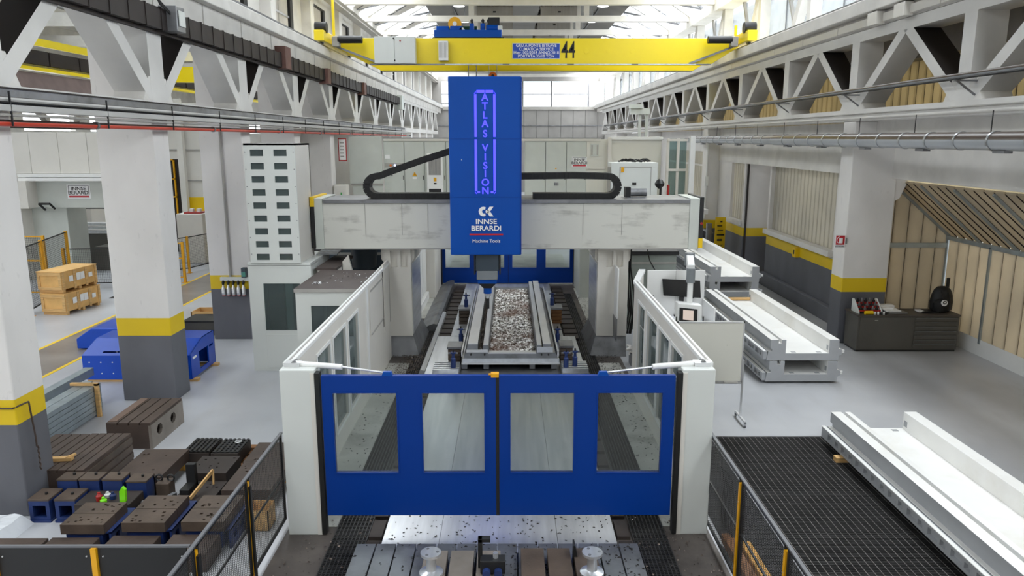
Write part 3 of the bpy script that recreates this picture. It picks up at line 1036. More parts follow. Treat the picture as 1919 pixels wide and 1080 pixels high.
for k, s in enumerate(('GRU A PONTE BITRAVE', 'CLIMATICA SERVICE', 'Matr. 002/2018 ANNO 2018', 'PORTATA 35/10 TON')):
    text('plate_lettering', s, .145, (.955, YC - .021, 8.462 - .122 * k), FRONT, m_signw, pl, bold=.0015, sx=.95)
text('crane_number', '44', .82, (2.11, YC - .004, 8.29), FRONT, m_ink, t, bold=.008, sx=.62)
for x in (-1.55, -.7, .3, 2.75, 3.55, 4.4):
    MB().lathe((x, 0, 0), [(.085, 0), (.085, .006), (.07, .006)], 18)
    MB().cyl((x, YC - .006, 8.27), (x, YC, 8.27), .085, 20).build('girder_boss', m_craney, t, .003)
for k in range(4):
    bx('drip_rail', m_steel, t, -2.3 + 2.3 * k, -.25 + 2.3 * k, YC - .2, YC - .13, 7.79, 7.82)

# trolley with hoist gear riding on the girders
t = thing('hoist_trolley', 'blue hoist trolley with orange cable drum on top of the yellow crane', 'hoist', (-1.5, 29.5, 8.72))
bx('trolley_frame', m_blue, t, -2.7, -.28, 28.1, 31.2, 8.76, 9.02, bev=.02)
bx('trolley_foot', m_black, t, -2.75, -.2, 28.1, 28.6, 8.72, 8.76)
MB().cyl((-1.98, 28.5, 9.28), (-1.98, 28.72, 9.28), .24, 24).build('cable_drum', m_yel, t, smooth=True)
MB().cyl((-1.98, 28.46, 9.28), (-1.98, 28.5, 9.28), .08, 14).build('drum_hub', m_white, t)
MB().cyl((-1.72, 28.45, 9.05), (-1.72, 28.48, 9.05), .1, 14).build('cable_loop', m_encl, t)
bx('drum_bracket', m_blue, t, -2.15, -1.7, 28.45, 28.9, 9.0, 9.2, bev=.02)
MB().cyl((-2.65, 28.6, 9.08), (-2.2, 28.6, 9.08), .13, 14).build('hoist_motor', m_blue, t, smooth=True)
MB().cyl((-2.3, 29.1, 9.1), (-1.2, 29.1, 9.1), .18, 14).build('rope_drum', M('hoist_green', '#1f4a35', .5), t, smooth=True)
for x in (-1.45, -1.05, -.85):
    bx('pedestal', m_blue, t, x, x + .16, 28.5, 28.9, 9.0, 9.3 - .06 * (x > -1), bev=.02)
    MB().lathe((x + .08, 28.7, 9.24), [(.09, 0), (.05, .12), (.06, .18), (.02, .24)], 10).build('sensor', m_black, t)
bx('control_box', m_black, t, -.78, -.36, 28.6, 28.9, 9.18, 9.52, bev=.01)
MB().cyl((-.8, 28.5, 9.12), (-.4, 28.5, 9.12), .12, 14).build('travel_motor', m_blue, t, smooth=True)
bx('brake_box', m_encl, t, -.42, -.26, 28.35, 28.6, 9.0, 9.2, bev=.01)
t = thing('hook_block', 'orange hook pulley hanging from ropes just above the blue ram', 'hook', (-.63, 29.4, 7.3))
MB().cyl((-.63, 29.3, 7.52), (-.63, 29.5, 7.52), .15, 20).build('pulley', m_orange, t, smooth=True)
MB().cyl((-.63, 29.28, 7.52), (-.63, 29.52, 7.52), .06, 12).build('pulley_hub', m_black, t)
for x in (-.78, -.48):
    MB().cyl((x, 29.4, 7.52), (x, 29.4, 8.8), .012, 6).build('rope', m_steeld, t)
for x in (-1.55, -1.25):
    MB().cyl((x, 29.4, 6.9), (x, 29.4, 8.8), .02, 6).build('rope', m_steeld, t)
MB().tube([(-.63, 29.4, 7.4), (-.63, 29.4, 7.25), (-.56, 29.4, 7.18), (-.63, 29.4, 7.12), (-.7, 29.4, 7.18)], .025, 8).build('hook', m_orange, t)

# ================================================================== PORTAL MILLING MACHINE
XM = -.145
t = thing('portal_milling_machine', 'white and blue portal milling machine with a tall lettered blue ram', 'machine', (XM, 18, 0))
pm = t
for x0, x1, inn in ((-3.0, -2.35, 1), (2.1, 2.83, -1)):
    c = MB().prism([(x0, .5), (x1, .5), (x1, 2.28), (x1 + .08 * (inn > 0) + .06 * (inn < 0), 2.38), (x1 + .08 * (inn > 0) + .06 * (inn < 0), 2.7), (x0 - .07, 2.7), (x0 - .07, 2.38), (x0, 2.28)], 'y', 17.72, 19.5).build('gantry_column', m_enclw, t, .02)
    f0, f1 = (x0, x1 + .16) if inn > 0 else (x0 - .16, x1)
    MB().add([(x0, 17.72, .5), (x1, 17.72, .5), (x1, 19.5, .5), (x0, 19.5, .5), (f0, 17.55, .0), (f1, 17.55, .0), (f1, 19.9, .0), (f0, 19.9, .0)],
             [(0, 1, 2, 3), (7, 6, 5, 4), (0, 4, 5, 1), (1, 5, 6, 2), (2, 6, 7, 3), (3, 7, 4, 0)]).build('column_skirt', m_steeld, c)
    xi = x1 + .004 if inn > 0 else x0 - .004
    bx('way_cover', m_steel, c, xi - .006, xi + .006, 17.78, 19.4, .52, 2.25)
    xc = (x0 + x1) / 2
    MB().panel(x0, x1, .5, 2.64, 17.64, 17.721, [(xc - .16, xc, 2.2, 2.58), (xc + .08, xc + .24, 2.2, 2.58)], 'y').build('column_face', m_enclw, c)      # lifting pockets cut into the face
bx('side_panel', m_white, t, 2.5, 2.54, 17.1, 17.6, 1.05, 2.25, bev=.01)
bx('panel_bracket', m_steeld, t, 2.5, 2.53, 17.15, 17.7, .5, 1.05)
bm = bx('crossbeam', m_beam, t, -4.32, 4.17, 17.38, 18.75, 2.68, 3.74, bev=.01)
bx('beam_top_lip', m_steeld, bm, -4.3, 4.17, 17.34, 18.8, 3.74, 3.82)
for xs in (-3.35, -2.5, -1.9, 1.7, 2.6):
    bx('cover_seam', m_concg, bm, xs, xs + .008, 17.372, 17.381, 3.0, 3.74)
bx('beam_foot_edge', m_concg, bm, -4.3, 4.15, 17.37, 17.4, 2.66, 2.69)
bx('end_cap', m_cabg, t, -4.52, -4.32, 17.36, 18.7, 2.66, 3.85, bev=.01)
bx('end_cap', m_cabg, t, 4.17, 4.4, 17.36, 18.7, 2.66, 3.85, bev=.01)
for x in (-4.6, 4.4):
    b = bx('safety_edge', m_black, t, x, x + .09, 17.34, 18.6, 2.7, 3.88, bev=.01)
    bx('safety_edge_tip', m_yelb, b, x - .003, x + .093, 17.33, 18.6, 2.7 if x > 0 else 3.66, 2.92 if x > 0 else 3.885)
MB().cyl((4.445, 17.3, 3.27), (4.445, 17.345, 3.27), .03, 10).build('stop_button', m_redp, t)

# ram housing with illuminated name and maker's mark
rm = bx('ram_housing', m_blue, t, -1.31, .255, 16.5, 17.42, 2.66, 6.5, bev=.02)
bx('ram_back', m_blue, rm, -1.29, .235, 17.4, 18.3, 3.86, 6.48)
for z in (5.19, 3.94):
    bx('cover_seam', m_bdoor, rm, -1.31, .255, 16.496, 16.502, z, z + .008)
bx('ram_edge_strip', m_bdoor, rm, .235, .262, 16.49, 17.4, 2.68, 6.48)
LX, LX2 = -.745, -.31
for (x0, x1, z0, z1) in ((LX + .04, -.535, 6.16, 6.215), (-.515, LX2 - .04, 6.16, 6.215),
                         (LX - .01, LX + .04, 5.235, 6.13), (LX2 - .04, LX2 + .01, 5.235, 6.13),
                         (LX - .01, LX + .04, 4.08, 5.185), (LX2 - .04, LX2 + .01, 4.08, 5.185),
                         (LX + .04, LX + .1, 4.035, 4.075), (LX2 - .1, LX2 - .04, 4.035, 4.075)):
    bx('light_strip', m_led, rm, x0, x1, 16.488, 16.5, z0, z1)
for sx, zz in ((LX, 6.14), (LX2, 6.14), (LX, 4.06), (LX2, 4.06)):
    d = .03 if sx == LX else -.03
    e = .03 if zz > 5 else -.03
    MB().bar((sx - d * .3, 16.494, zz), (sx + d * .9, 16.494, zz + e * 1.4), .012, .04, (0, 1, 0)).build('light_strip', m_led, rm)
for ch, z in zip('ATLASVISION', (6.06, 5.88, 5.69, 5.51, 5.30, 5.0, 4.81, 4.62, 4.45, 4.26, 4.08)):
    text('lit_letter', ch, .21, (-.527, 16.49, z), FRONT, m_led, rm, bold=.004)
# round two-part emblem above the name
def arc_piece(cx, cz, r0, r1, a0, a1, n=14):
    pts = [(cx + r1 * math.cos(a0 + (a1 - a0) * i / n), cz + r1 * math.sin(a0 + (a1 - a0) * i / n)) for i in range(n + 1)]
    pts += [(cx + r0 * math.cos(a1 - (a1 - a0) * i / n), cz + r0 * math.sin(a1 - (a1 - a0) * i / n)) for i in range(n + 1)]
    return pts
EZ = 3.63
m = MB()
for i in range(14):
    a0, a1 = R(62) + R(236) * i / 14, R(62) + R(236) * (i + 1) / 14
    m.prism([(-.575 + .105 * math.cos(a), EZ + .105 * math.sin(a)) for a in (a0, a1)] + [(-.56 + .045 * math.cos(a), EZ + .045 * math.sin(a)) for a in (a1, a0)], 'y', 16.488, 16.5)
m.build('emblem', m_signw, rm)
m = MB()
m.prism([(-.50, EZ + .015), (-.44, EZ + .105), (-.355, EZ + .105), (-.43, EZ)], 'y', 16.488, 16.5)
m.prism([(-.50, EZ - .015), (-.43, EZ), (-.355, EZ - .105), (-.44, EZ - .105)], 'y', 16.488, 16.5)
m.cyl((-.49, 16.488, EZ), (-.49, 16.5, EZ), .04, 14)
m.build('emblem', m_signw, rm)
text('maker_name', 'INNSE', .155, (-.515, 16.49, 3.405), FRONT, m_signw, rm, bold=.003, sx=1.1)
text('maker_name', 'BERARDI', .155, (-.515, 16.49, 3.255), FRONT, m_signw, rm, bold=.003, sx=1.1)
bx('red_underline', m_signr, rm, -.885, -.145, 16.489, 16.5, 3.105, 3.14)
text('tagline', 'Machine Tools', .105, (-.515, 16.49, 2.975), FRONT, m_signw, rm, sx=1.0)
bx('side_latch', m_alu, rm, -1.05, -1.03, 16.494, 16.5, 4.74, 4.76)

# milling head under the ram
hd = bx('milling_head', m_skin, t, -.77, -.24, 16.62, 17.25, 2.28, 2.75, bev=.015)
for x in (-.8, -.235):
    bx('head_cheek', m_black, hd, x, x + .03, 16.6, 17.2, 2.2, 2.7)
MB().box(-.74, -.27, 16.62, 17.2, 2.08, 2.28).build('head_band', m_greyband, hd, .01)
MB().add([(-.72, 16.66, 2.08), (-.29, 16.66, 2.08), (-.29, 17.15, 2.08), (-.72, 17.15, 2.08), (-.72, 16.66, 1.98), (-.29, 16.66, 1.98), (-.29, 17.15, 1.98), (-.72, 17.15, 1.98)],
         [(0, 1, 2, 3), (7, 6, 5, 4), (0, 4, 5, 1), (1, 5, 6, 2), (2, 6, 7, 3), (3, 7, 4, 0)]).build('head_collar', m_blue, hd, .01)
MB().add([(-.7, 16.68, 1.98), (-.31, 16.68, 1.98), (-.31, 17.1, 1.98), (-.7, 17.1, 1.98), (-.6, 16.75, 1.86), (-.41, 16.75, 1.86), (-.41, 17.0, 1.86), (-.6, 17.0, 1.86)],
         [(0, 1, 2, 3), (7, 6, 5, 4), (0, 4, 5, 1), (1, 5, 6, 2), (2, 6, 7, 3), (3, 7, 4, 0)]).build('head_taper', m_black, hd)
sp = MB().cyl((-.505, 16.87, 1.9), (-.505, 16.87, 1.72), .095, 18).build('spindle_nose', m_blue, hd, smooth=True)
MB().cyl((-.505, 16.87, 1.72), (-.505, 16.87, 1.66), .075, 18).cyl((-.505, 16.87, 1.66), (-.505, 16.87, 1.6), .06, 18, .04).build('tool_holder', m_steel, hd, smooth=True)
MB().cyl((-.505, 16.87, 1.6), (-.505, 16.87, 1.36), .04, 14).build('cutter', m_black, hd, smooth=True)

# energy chains on top of the crossbeam, link by link
def chain(path, label):
    t = thing('energy_chain', label, 'cable chain', (path[0][0], 17.75, 3.82))
    pts = [Vector((p[0], 0, p[1])) for p in path]
    # resample by arc length
    L = [0]
    for a, b in zip(pts, pts[1:]):
        L.append(L[-1] + (b - a).length)
    n = int(L[-1] / .1)
    def at(s):
        for i in range(len(L) - 1):
            if s <= L[i + 1]:
                k = (s - L[i]) / (L[i + 1] - L[i])
                return pts[i].lerp(pts[i + 1], k)
        return pts[-1]
    lk = None
    for i in range(n):
        a, b = at(L[-1] * i / n), at(L[-1] * (i + 1) / n)
        c = (a + b) / 2
        ang = math.atan2(b.z - a.z, b.x - a.x)
        if lk is None:
            lk = MB().box(-.056, .056, -.2, .2, -.075, .075).box(-.03, .03, -.21, .21, -.06, .06).build('link', m_rubber, t, local=True)
            lk.location = Vector((c.x, 17.75, c.z)) - t.location
            lk.rotation_euler = (0, -ang, 0)
        else:
            inst(lk, t, (c.x, 17.75, c.z), (0, -ang, 0))
    return t
def arc(cx, cz, r, a0, a1, n=10):
    return [(cx + r * math.cos(R(a0 + (a1 - a0) * i / n)), cz + r * math.sin(R(a0 + (a1 - a0) * i / n))) for i in range(n + 1)]
chain([(-1.2, 4.97), (-2.0, 4.72), (-2.85, 4.42), (-3.0, 4.36)] + arc(-3.1, 4.11, .235, 75, 270) + [(-1.2, 3.88)],
      'black cable chain rising in a slope to the blue ram')
chain([(.15, 4.34), (1.5, 4.36), (2.2, 4.345)] + arc(2.3, 4.11, .235, 90, -90) + [(.55, 3.88)],
      'black cable chain lying in a flat loop beside the drive motor')

# tables and bed
t = thing('machine_bed', 'long steel machine bed with bright cover plates under the blue doors', 'machine bed', (XM, 12, 0))
for x0, x1 in ((-1.66, -.92), (-.915, .62), (.625, 1.39)):
    bx('bed_plate', m_steel, t, x0, x1, 8.47, 15.55, .006, .06)
bx('bed_plate', m_steel, t, -1.85, -1.2, 15.6, 18.75, .006, .2, bev=.005)
bx('bed_plate', m_steel, t, 1.15, 1.68, 15.6, 18.75, .006, .2, bev=.005)
bx('bed_core', m_steeld, t, -1.2, 1.15, 15.6, 18.75, .006, .18)
for k in range(6):
    y0 = 18.8 + 1.18 * k
    bx('bed_plate', m_steel, t, -1.52, 1.38, y0, y0 + 1.16, .006, .2, bev=.005)
lad = None
for s, x0 in ((-1, -1.98), (1, 1.46)):
    for y0, n in ((18.9, 13), (8.5, 12)):
        for k in range(n):
            y = y0 + .55 * k
            if y0 < 10:
                xa = -1.86 if s < 0 else 1.42
                bx('guide_block', m_iront, t, xa, xa + .17, y, y + .44, .006, .055)
            elif lad is None:
                lad = bx('guide_block', m_iront, t, x0 + .1, x0 + .44, y, y + .42, .006, .1)
                lo = x0, y
            else:
                inst(lad, t, woff(t) + Vector((x0 - lo[0] - (.1 if s > 0 else 0), y - lo[1], 0)))
MB().prism([(-2.5, .006), (-1.98, .006), (-1.98, .22), (-2.08, .24), (-2.2, .2)], 'y', 19.9, 26.4).build('way_cover', m_steeld, t)
MB().prism([(-2.06, .006), (-1.86, .006), (-1.86, .2), (-1.96, .22)], 'y', 15.8, 21.5).build('way_cover', m_steel, t)

t = thing('slotted_table', 'grey T-slotted machine table in front of the closed blue doors', 'machine table', (XM, 7.2, 0))
bx('table_base', m_steeld, t, -1.9, 1.58, 5.2, 8.45, 0, .18)
for k in range(14):
    x0 = -1.89 + .248 * k
    bx('table_strip', m_steeld, t, x0 + .008, x0 + .24, 5.2, 8.46, .17, .3, bev=.004)
t = thing('fixture_plate', 'brown slotted fixture plate on the grey table beside the black clamp', 'fixture plate', (-.6, 7.4, .3))
for k in range(3):
    bx('plate_strip', m_fixt, t, -1.0 + .31 * k, -.73 + .31 * k, 5.2, 8.1, .3, .42, bev=.004)
t = thing('fixture_plate', 'brown slotted fixture plate on the grey table beside the dark square block', 'fixture plate', (.5, 7.4, .3))
for k in range(3):
    bx('plate_strip', m_ironl, t, .13 + .31 * k, .40 + .31 * k, 5.2, 8.15, .3, .42, bev=.004)
for x, lab in ((-.88, 'round steel riser on the brown plate with the black clamp'), (.92, 'round steel riser beside the dark square block')):
    t = thing('riser', lab, 'riser', (x, 7.98, .42), None)
    y = 7.62
    MB().lathe((x, y, .42), [(.135, 0), (.135, .025), (.06, .05), (.052, .2), (.06, .22), (.115, .235), (.115, .265)], 22).build('pedestal', m_steel, t, smooth=True)
    for a in range(3):
        MB().cyl((x + .075 * math.cos(a * 2.1), y + .075 * math.sin(a * 2.1), .68), (x + .075 * math.cos(a * 2.1), y + .075 * math.sin(a * 2.1), .69), .018, 8).build('bolt', m_steeld, t)  # not bolts, discs added in place of the dark holes in the riser top
t = thing('clamp_bracket', 'black angle clamp with blue knobs on the brown fixture plate', 'clamp', (-.2, 7.7, .42))
bx('upright', m_black, t, -.36, -.31, 7.72, 7.8, .42, .78, bev=.005)
bx('arm', m_black, t, -.36, -.22, 7.72, 7.8, .74, .78)
bx('block', m_black, t, -.33, -.05, 7.6, 7.75, .42, .58, bev=.01)
for x in (-.26, -.13):
    MB().cyl((x, 7.53, .46), (x, 7.6, .46), .045, 12).build('knob', m_binblue, t)
MB().cyl((-.16, 7.68, .58), (-.16, 7.68, .64), .03, 10).build('stud', m_steel, t)
t = thing('stop_block', 'small dark stop block touching the steel riser', 'block', (.78, 8.0, .3))
MB().prism([(.74, .3), (.9, .3), (.9, .4), (.79, .42), (.76, .56), (.74, .56)], 'y', 7.95, 8.1).build('wedge', m_black, t)

# workpiece clamped on the bed
t = thing('workpiece', 'machined steel frame full of glittering chips clamped on the machine bed', 'workpiece', (.03, 19.5, .2))
WY0, WY1 = 15.88, 23.3
WP = [(-1.0, .42), (1.05, .42), (1.05, .52), (1.0, .58), (.9, .58), (.9, .78), (.73, .78), (.73, .7), (.7, .7), (.7, .76), (.6, .76), (.58, .58), (-.46, .58), (-.47, .76), (-.58, .76), (-.6, .6), (-.7, .6), (-.7, .78), (-.92, .78), (-.95, .58), (-1.0, .52)]
MB().prism(WP, 'y', WY0, WY1).build('frame_body', m_steeld, t)
bx('rail_face', m_alu, t, -.92, -.7, WY0, WY1, .78, .795)
bx('rail_face', m_alu, t, .73, .9, WY0, WY1, .78, .792)
bx('rail_face', m_steel, t, -.58, -.47, WY0, WY1, .76, .77)
bx('rail_face', m_steel, t, .6, .7, WY0, WY1, .76, .77)
bx('front_lip', m_alu, t, -.47, .58, WY0 - .02, WY0 + .14, .57, .6)
bx('base_plate', m_steel, t, -1.04, 1.09, WY0 - .03, WY0 + .02, .36, .46)
bx('base_plate', m_alu, t, -1.06, 1.1, WY0 - .05, WY1, .335, .37)
for x in (-1.0, -.52, .5, .98):
    bx('foot_bar', m_steeld, t, x - .06, x + .06, WY0 + .05, WY1, .2, .34)
bx('front_step', m_alu, t, -.95, -.48, WY0 - .025, WY0, .6, .66)
bx('front_step', m_steel, t, .6, .95, WY0 - .025, WY0, .6, .72)
for x in (-.85, -.55, .7, .85):
    MB().cyl((x, WY0 - .04, .55), (x, WY0, .55), .02, 10).build('bolt', m_ink, t)
for x in (-1.05, 1.06):
    bx('flange_face', m_alu, t, x - .015, x + .015, WY0, WY1, .5, .62)
def chipbed(name, x0, x1, y0, y1, z, amp, nx, ny, mat, parent, seed):
    rnd = random.Random(seed)
    vs = []
    for j in range(ny + 1):
        for i in range(nx + 1):
            e = 0 if i in (0, nx) or j in (0, ny) else 1
            vs.append((x0 + (x1 - x0) * (i + e * rnd.uniform(-.4, .4)) / nx, y0 + (y1 - y0) * (j + e * rnd.uniform(-.4, .4)) / ny, z + amp * rnd.random() * e))
    fs = [(j * (nx + 1) + i, j * (nx + 1) + i + 1, (j + 1) * (nx + 1) + i + 1, (j + 1) * (nx + 1) + i) for j in range(ny) for i in range(nx)]
    o = MB().add(vs, fs).build(name, mat, parent)
    o['kind'] = 'stuff'
    return o
chipbed('chip_bed', -.455, .575, WY0 + .12, WY1 - .4, .585, .045, 34, 200, m_chips, t, 3)
chipbed('chip_bed', -.69, -.6, WY0 + .1, WY1 - .2, .605, .06, 4, 160, m_shard, t, 4)
# support stands and jacks each side of the workpiece
def stand(x, y, h, lab, red=False):
    s = thing('support_block', lab, 'support block', (x, y, .2), 'support blocks beside the workpiece')
    mt = m_woodd if red else m_ironl
    bx('core', mt, s, x - .1, x + .1, y - .18, y + .18, .2, .2 + h)
    for k in range(4):
        bx('layer', mt, s, x - .14, x + .14, y - .22, y + .22, .2 + h * k / 4, .2 + h * (k + .8) / 4, bev=.004)
    bx('cap', m_steeld, s, x - .16, x + .16, y - .25, y + .25, .2 + h, .25 + h)
    return s
for x, y, h, r, lab in ((-1.25, 16.5, .36, 0, 'support block by the front of the workpiece on the slotted tower side'), (-1.25, 20.2, .4, 0, 'support block at the middle of the workpiece on the slotted tower side'),
                        (1.29, 16.6, .36, 0, 'support block by the front of the workpiece on the operator desk side'), (1.29, 20.3, .4, 1, 'reddish support block at the middle of the workpiece on the operator desk side')):
    stand(x, y, h, lab, r)
def rack(x, y, lab):
    s = thing('clamp_rack', lab, 'clamp rack', (x, y, .2))
    for k in range(5):
        bx('bar', m_steel, s, x - .28, x + .28, y - .3 + .13 * k, y - .24 + .13 * k, .2, .34)
    bx('plinth', m_steeld, s, x - .3, x + .3, y - .34, y + .36, .2, .24)
rack(-1.38, 15.75, 'steel bar rack under the workpiece corner on the slotted tower side')
rack(1.42, 15.8, 'steel bar rack under the workpiece corner on the operator desk side')
def jack(x, y, z, lab):
    s = thing('screw_jack', lab, 'jack', (x, y, z), 'blue screw jacks around the workpiece')
    MB().lathe((x, y, z), [(.055, 0), (.055, .2), (.035, .22), (.03, .3), (.06, .31), (.06, .34)], 14).build('body', m_binblue, s, smooth=True)
    MB().bar((x - .1, y, z + .32), (x + .1, y, z + .32), .03, .03).build('strap', m_steeld, s)
    MB().cyl((x, y, z + .33), (x, y, z + .4), .018, 8).build('screw', m_black, s)
for x, y, z in ((-1.22, 18.2, .2), (-1.2, 20.2, .65), (-1.22, 15.6, .34), (1.2, 18.2, .2), (1.18, 20.4, .65), (1.42, 15.7, .34), (1.22, 15.62, .34)):
    side = 'slotted tower side' if x < 0 else 'operator desk side'
    wh = 'standing on the mid support block' if z > .6 else ('standing low beside the long rail' if z < .3 else ('on the outer end of the front bar rack' if x > 1.25 else 'on the front bar rack'))
    jack(x, y, z, 'blue screw jack ' + wh + ', ' + side)

# ================================================================== ENCLOSURE
def leaf(label, x0, x1, wins, hinge):
    t = thing('enclosure_door', label, 'door', ((x0 + x1) / 2, 9.24, .285))
    MB().panel(x0, x1, .285, 2.22, 9.2, 9.27, [(a, b, .89, 1.99) for a, b in wins], 'y').build('door_panel', m_bdoor, t)
    for a, b in wins:
        bx('pane', m_glassd, t, a, b, 9.232, 9.238, .89, 1.99)
        MB().panel(a - .015, b + .015, .875, 2.005, 9.193, 9.2, [(a, b, .89, 1.99)], 'y').build('pane_rim', m_bdoor, t)
    bx('sealing_edge', m_rubber, t, *( (x0, x0 + .02) if hinge > 0 else (x1 - .02, x1)), 9.195, 9.275, .285, 2.225)
    xt = -1.57 if hinge < 0 else 1.2
    MB().prism([(xt - .07, 2.22), (xt + .07, 2.22), (xt + .05, 2.27), (xt - .05, 2.27)], 'y', 9.2, 9.26).build('closer_lug', m_blue, t)
    return t
leaf('blue double-window door leaf hinged on the mesh fence and fixtures side', -2.42, -.158, ((-2.28, -1.46), (-1.13, -.33)), -1)
leaf('blue double-window door leaf hinged on the whiteboard side', -.157, 2.13, ((.01, .83), (1.14, 1.97)), 1)
tp = thing('latch_tape', 'small yellow latch tag on top of the closed blue doors', 'latch', (-.2, 9.24, 2.22))
bx('tag', m_yel, tp, -.24, -.14, 9.19, 9.28, 2.2, 2.25)
bx('tag_wing', m_yel, tp, -.27, -.2, 9.2, 9.25, 2.23, 2.24)

def post(label, x0, x1, inner):
    t = thing('door_post', label, 'post', ((x0 + x1) / 2, 9.3, 0))
    bx('post_body', m_encl, t, x0, x1, 9.2, 9.5, .0, 2.3, bev=.012)
    a = x1 - .0 if inner > 0 else x0 - .06
    bx('rubber_seal', m_rubber, t, a, a + .06, 9.18, 9.3, 0.02, 2.26)
    b = x1 - .06 if inner > 0 else x0
    bx('post_fold', m_enclw, t, b, b + .06, 9.19, 9.2, .01, 2.26)
    return t
post('off-white door post by the fence along the brown fixtures', -2.95, -2.5, 1)
post('off-white door post beside the whiteboard', 2.22, 2.64, -1)
for s, lab in ((-1, 'white piston door closer on the post by the brown fixtures'), (1, 'white piston door closer on the post by the whiteboard')):
    x0 = -2.82 if s < 0 else 2.5
    xt = -1.6 if s < 0 else 1.22
    xm = x0 - s * .65
    t = thing('door_closer', lab, 'door closer', (x0, 9.4, 2.3))
    bx('mount', m_alu, t, x0 - .1, x0 + .1, 9.33, 9.48, 2.29, 2.35)
    MB().cyl((x0, 9.4, 2.33), (xm, 9.33, 2.30), .038, 12).build('cylinder', m_white, t, smooth=True)
    MB().cyl((xm, 9.33, 2.30), (xt, 9.25, 2.25), .014, 8).build('piston_rod', m_alu, t, smooth=True)
    MB().cyl((x0 + .02, 9.36, 2.32), (x0 + .02, 9.46, 2.32), .05, 10).build('clevis', m_steeld, t)

def side_wall(label, x, y0, y1, wins, inward, panels):
    t = thing('enclosure_wall', label, 'enclosure wall', (x, (y0 + y1) / 2, 0))
    MB().panel(y0, y1, 0, 2.3, x - .04, x + .04, [(a, b, .42, 2.02) for a, b in wins], 'x').build('wall_panel', m_enclw, t)
    for a, b in wins:
        bx('pane', m_glassw, t, x - .006, x + .006, a, b, .42, 2.02)
        MB().panel(a - .05, b + .05, .37, 2.07, x + inward * .04, x + inward * .055, [(a, b, .42, 2.02)], 'x').build('window_frame', m_white, t)
        if (b - a) < .75:
            bx('glazing_rail', m_alu, t, x - .01, x + .02 * inward + .01, a, b, 1.55, 1.58)
    bx('top_rail', m_white, t, x - .06, x + .06, y0 - .1, y1, 2.28, 2.34, bev=.01)
    bx('rail_channel', m_concg, t, x - .015, x + .015, y0, y1, 2.338, 2.345)
    for (a, b, z0, z1) in panels:
        bx('recess_panel', m_enclw, t, *sorted((x + inward * .04, x + inward * .052)), a, b, z0, z1, bev=.004)
        for zz in (z0 + .02, z1 - .05):
            bx('panel_handle', m_concg, t, *sorted((x + inward * .05, x + inward * .07)), a + .05, b - .05, zz, zz + .03)
    return t
sw = side_wall('cream side wall of the machine enclosure with three tall windows beside the booth', -2.9, 9.5, 17.55, ((10.72, 11.52), (11.74, 12.64), (12.88, 13.72)), 1, ((14.95, 16.5, 1.2, 2.18),))
bx('wall_gap_shade', m_rubber, sw, -2.865, -2.855, 16.55, 16.62, 1.0, 2.3)  # black strips painted on for the shade in the gaps between wall leaves
bx('wall_gap_shade', m_rubber, sw, -2.865, -2.855, 17.42, 17.5, .9, 2.3)
bx('wall_leaf', m_enclw, sw, -2.88, -2.845, 16.66, 17.4, .85, 2.42, bev=.005)
bx('wall_rib', m_white, sw, -2.86, -2.835, 14.55, 14.7, .05, 2.28)
sw = side_wall('grey-white side wall of the machine enclosure with four tall windows beside the operator desk', 2.6, 9.5, 15.1, ((10.68, 11.42), (11.6, 12.42), (12.6, 13.5), (13.8, 14.5)), -1, ())
MB().prism([(2.56, 15.1), (2.64, 15.1), (3.0, 16.5), (2.92, 16.5)], 'z', 0, 2.3).build('wall_return', m_enclw, sw)
MB().prism([(2.53, 15.08), (2.66, 15.08), (3.03, 16.5), (2.89, 16.5)], 'z', 2.28, 2.34).build('top_rail', m_white, sw)
# rear part behind the gantry
t = thing('enclosure_wall', 'cream ribbed side wall of the enclosure behind the gantry', 'enclosure wall', (-2.7, 23, 0))
bx('wall_panel', m_enclw, t, -2.86, -2.78, 19.95, 24.4, 0, 3.2)
for k in range(4):
    bx('rib_panel', m_white, t, -2.78, -2.74, 19.98 + 1.1 * k, 21.0 + 1.1 * k, .3, 3.2, bev=.01)
bx('kick_ledge', m_white, t, -2.78, -2.66, 19.95, 24.3, .0, .25, bev=.02)
bx('corner_post', m_enclw, t, -2.8, -2.46, 24.4, 26.6, .0, 3.2, bev=.02)
bx('rubber_seal', m_rubber, t, -2.46, -2.42, 26.5, 26.7, .05, 3.2)
t = thing('enclosure_wall', 'pale windowed side wall of the enclosure behind the gantry', 'enclosure wall', (2.7, 23, 0))
MB().panel(19.95, 24.4, 0, 3.2, 2.62, 2.7, [(20.4, 21.4, 1.0, 2.9), (21.7, 22.7, 1.0, 2.9)], 'x').build('wall_panel', m_enclw, t)
for a in (20.4, 21.7):
    bx('pane', m_glassw, t, 2.65, 2.66, a, a + 1, 1.0, 2.9)
bx('corner_post', m_cabg, t, 2.3, 2.7, 24.4, 26.6, 0, 3.2, bev=.02)
bx('rubber_seal', m_rubber, t, 2.28, 2.32, 26.5, 26.7, .05, 3.2)
t = thing('enclosure_door', 'blue double door with windows behind the gantry', 'door', (0, 26.8, 0))
rw = ((-2.32, -1.45), (-1.08, -.2), (.1, .97), (1.3, 2.17))
MB().panel(-2.46, 2.37, .06, 2.3, 26.76, 26.84, [(a, b, .62, 1.95) for a, b in rw], 'y').build('door_panel', m_bdoor, t)
for a, b in rw:
    bx('pane', m_glassd, t, a, b, 26.795, 26.805, .62, 1.95)
    MB().panel(a - .05, b + .05, .57, 2.0, 26.74, 26.76, [(a, b, .62, 1.95)], 'y').build('pane_rim', m_bdoor, t)
bx('door_meeting_edge', m_rubber, t, -.05, -.04, 26.75, 26.76, .06, 2.3)
# second bed part behind the rear door
bx('rear_bed', m_steeld, floor, -1.5, 1.4, 27, 30, 0, .1)
bx('rear_floor', m_pitl, floor, -2.5, 2.4, 26.9, 34, 0, .01)

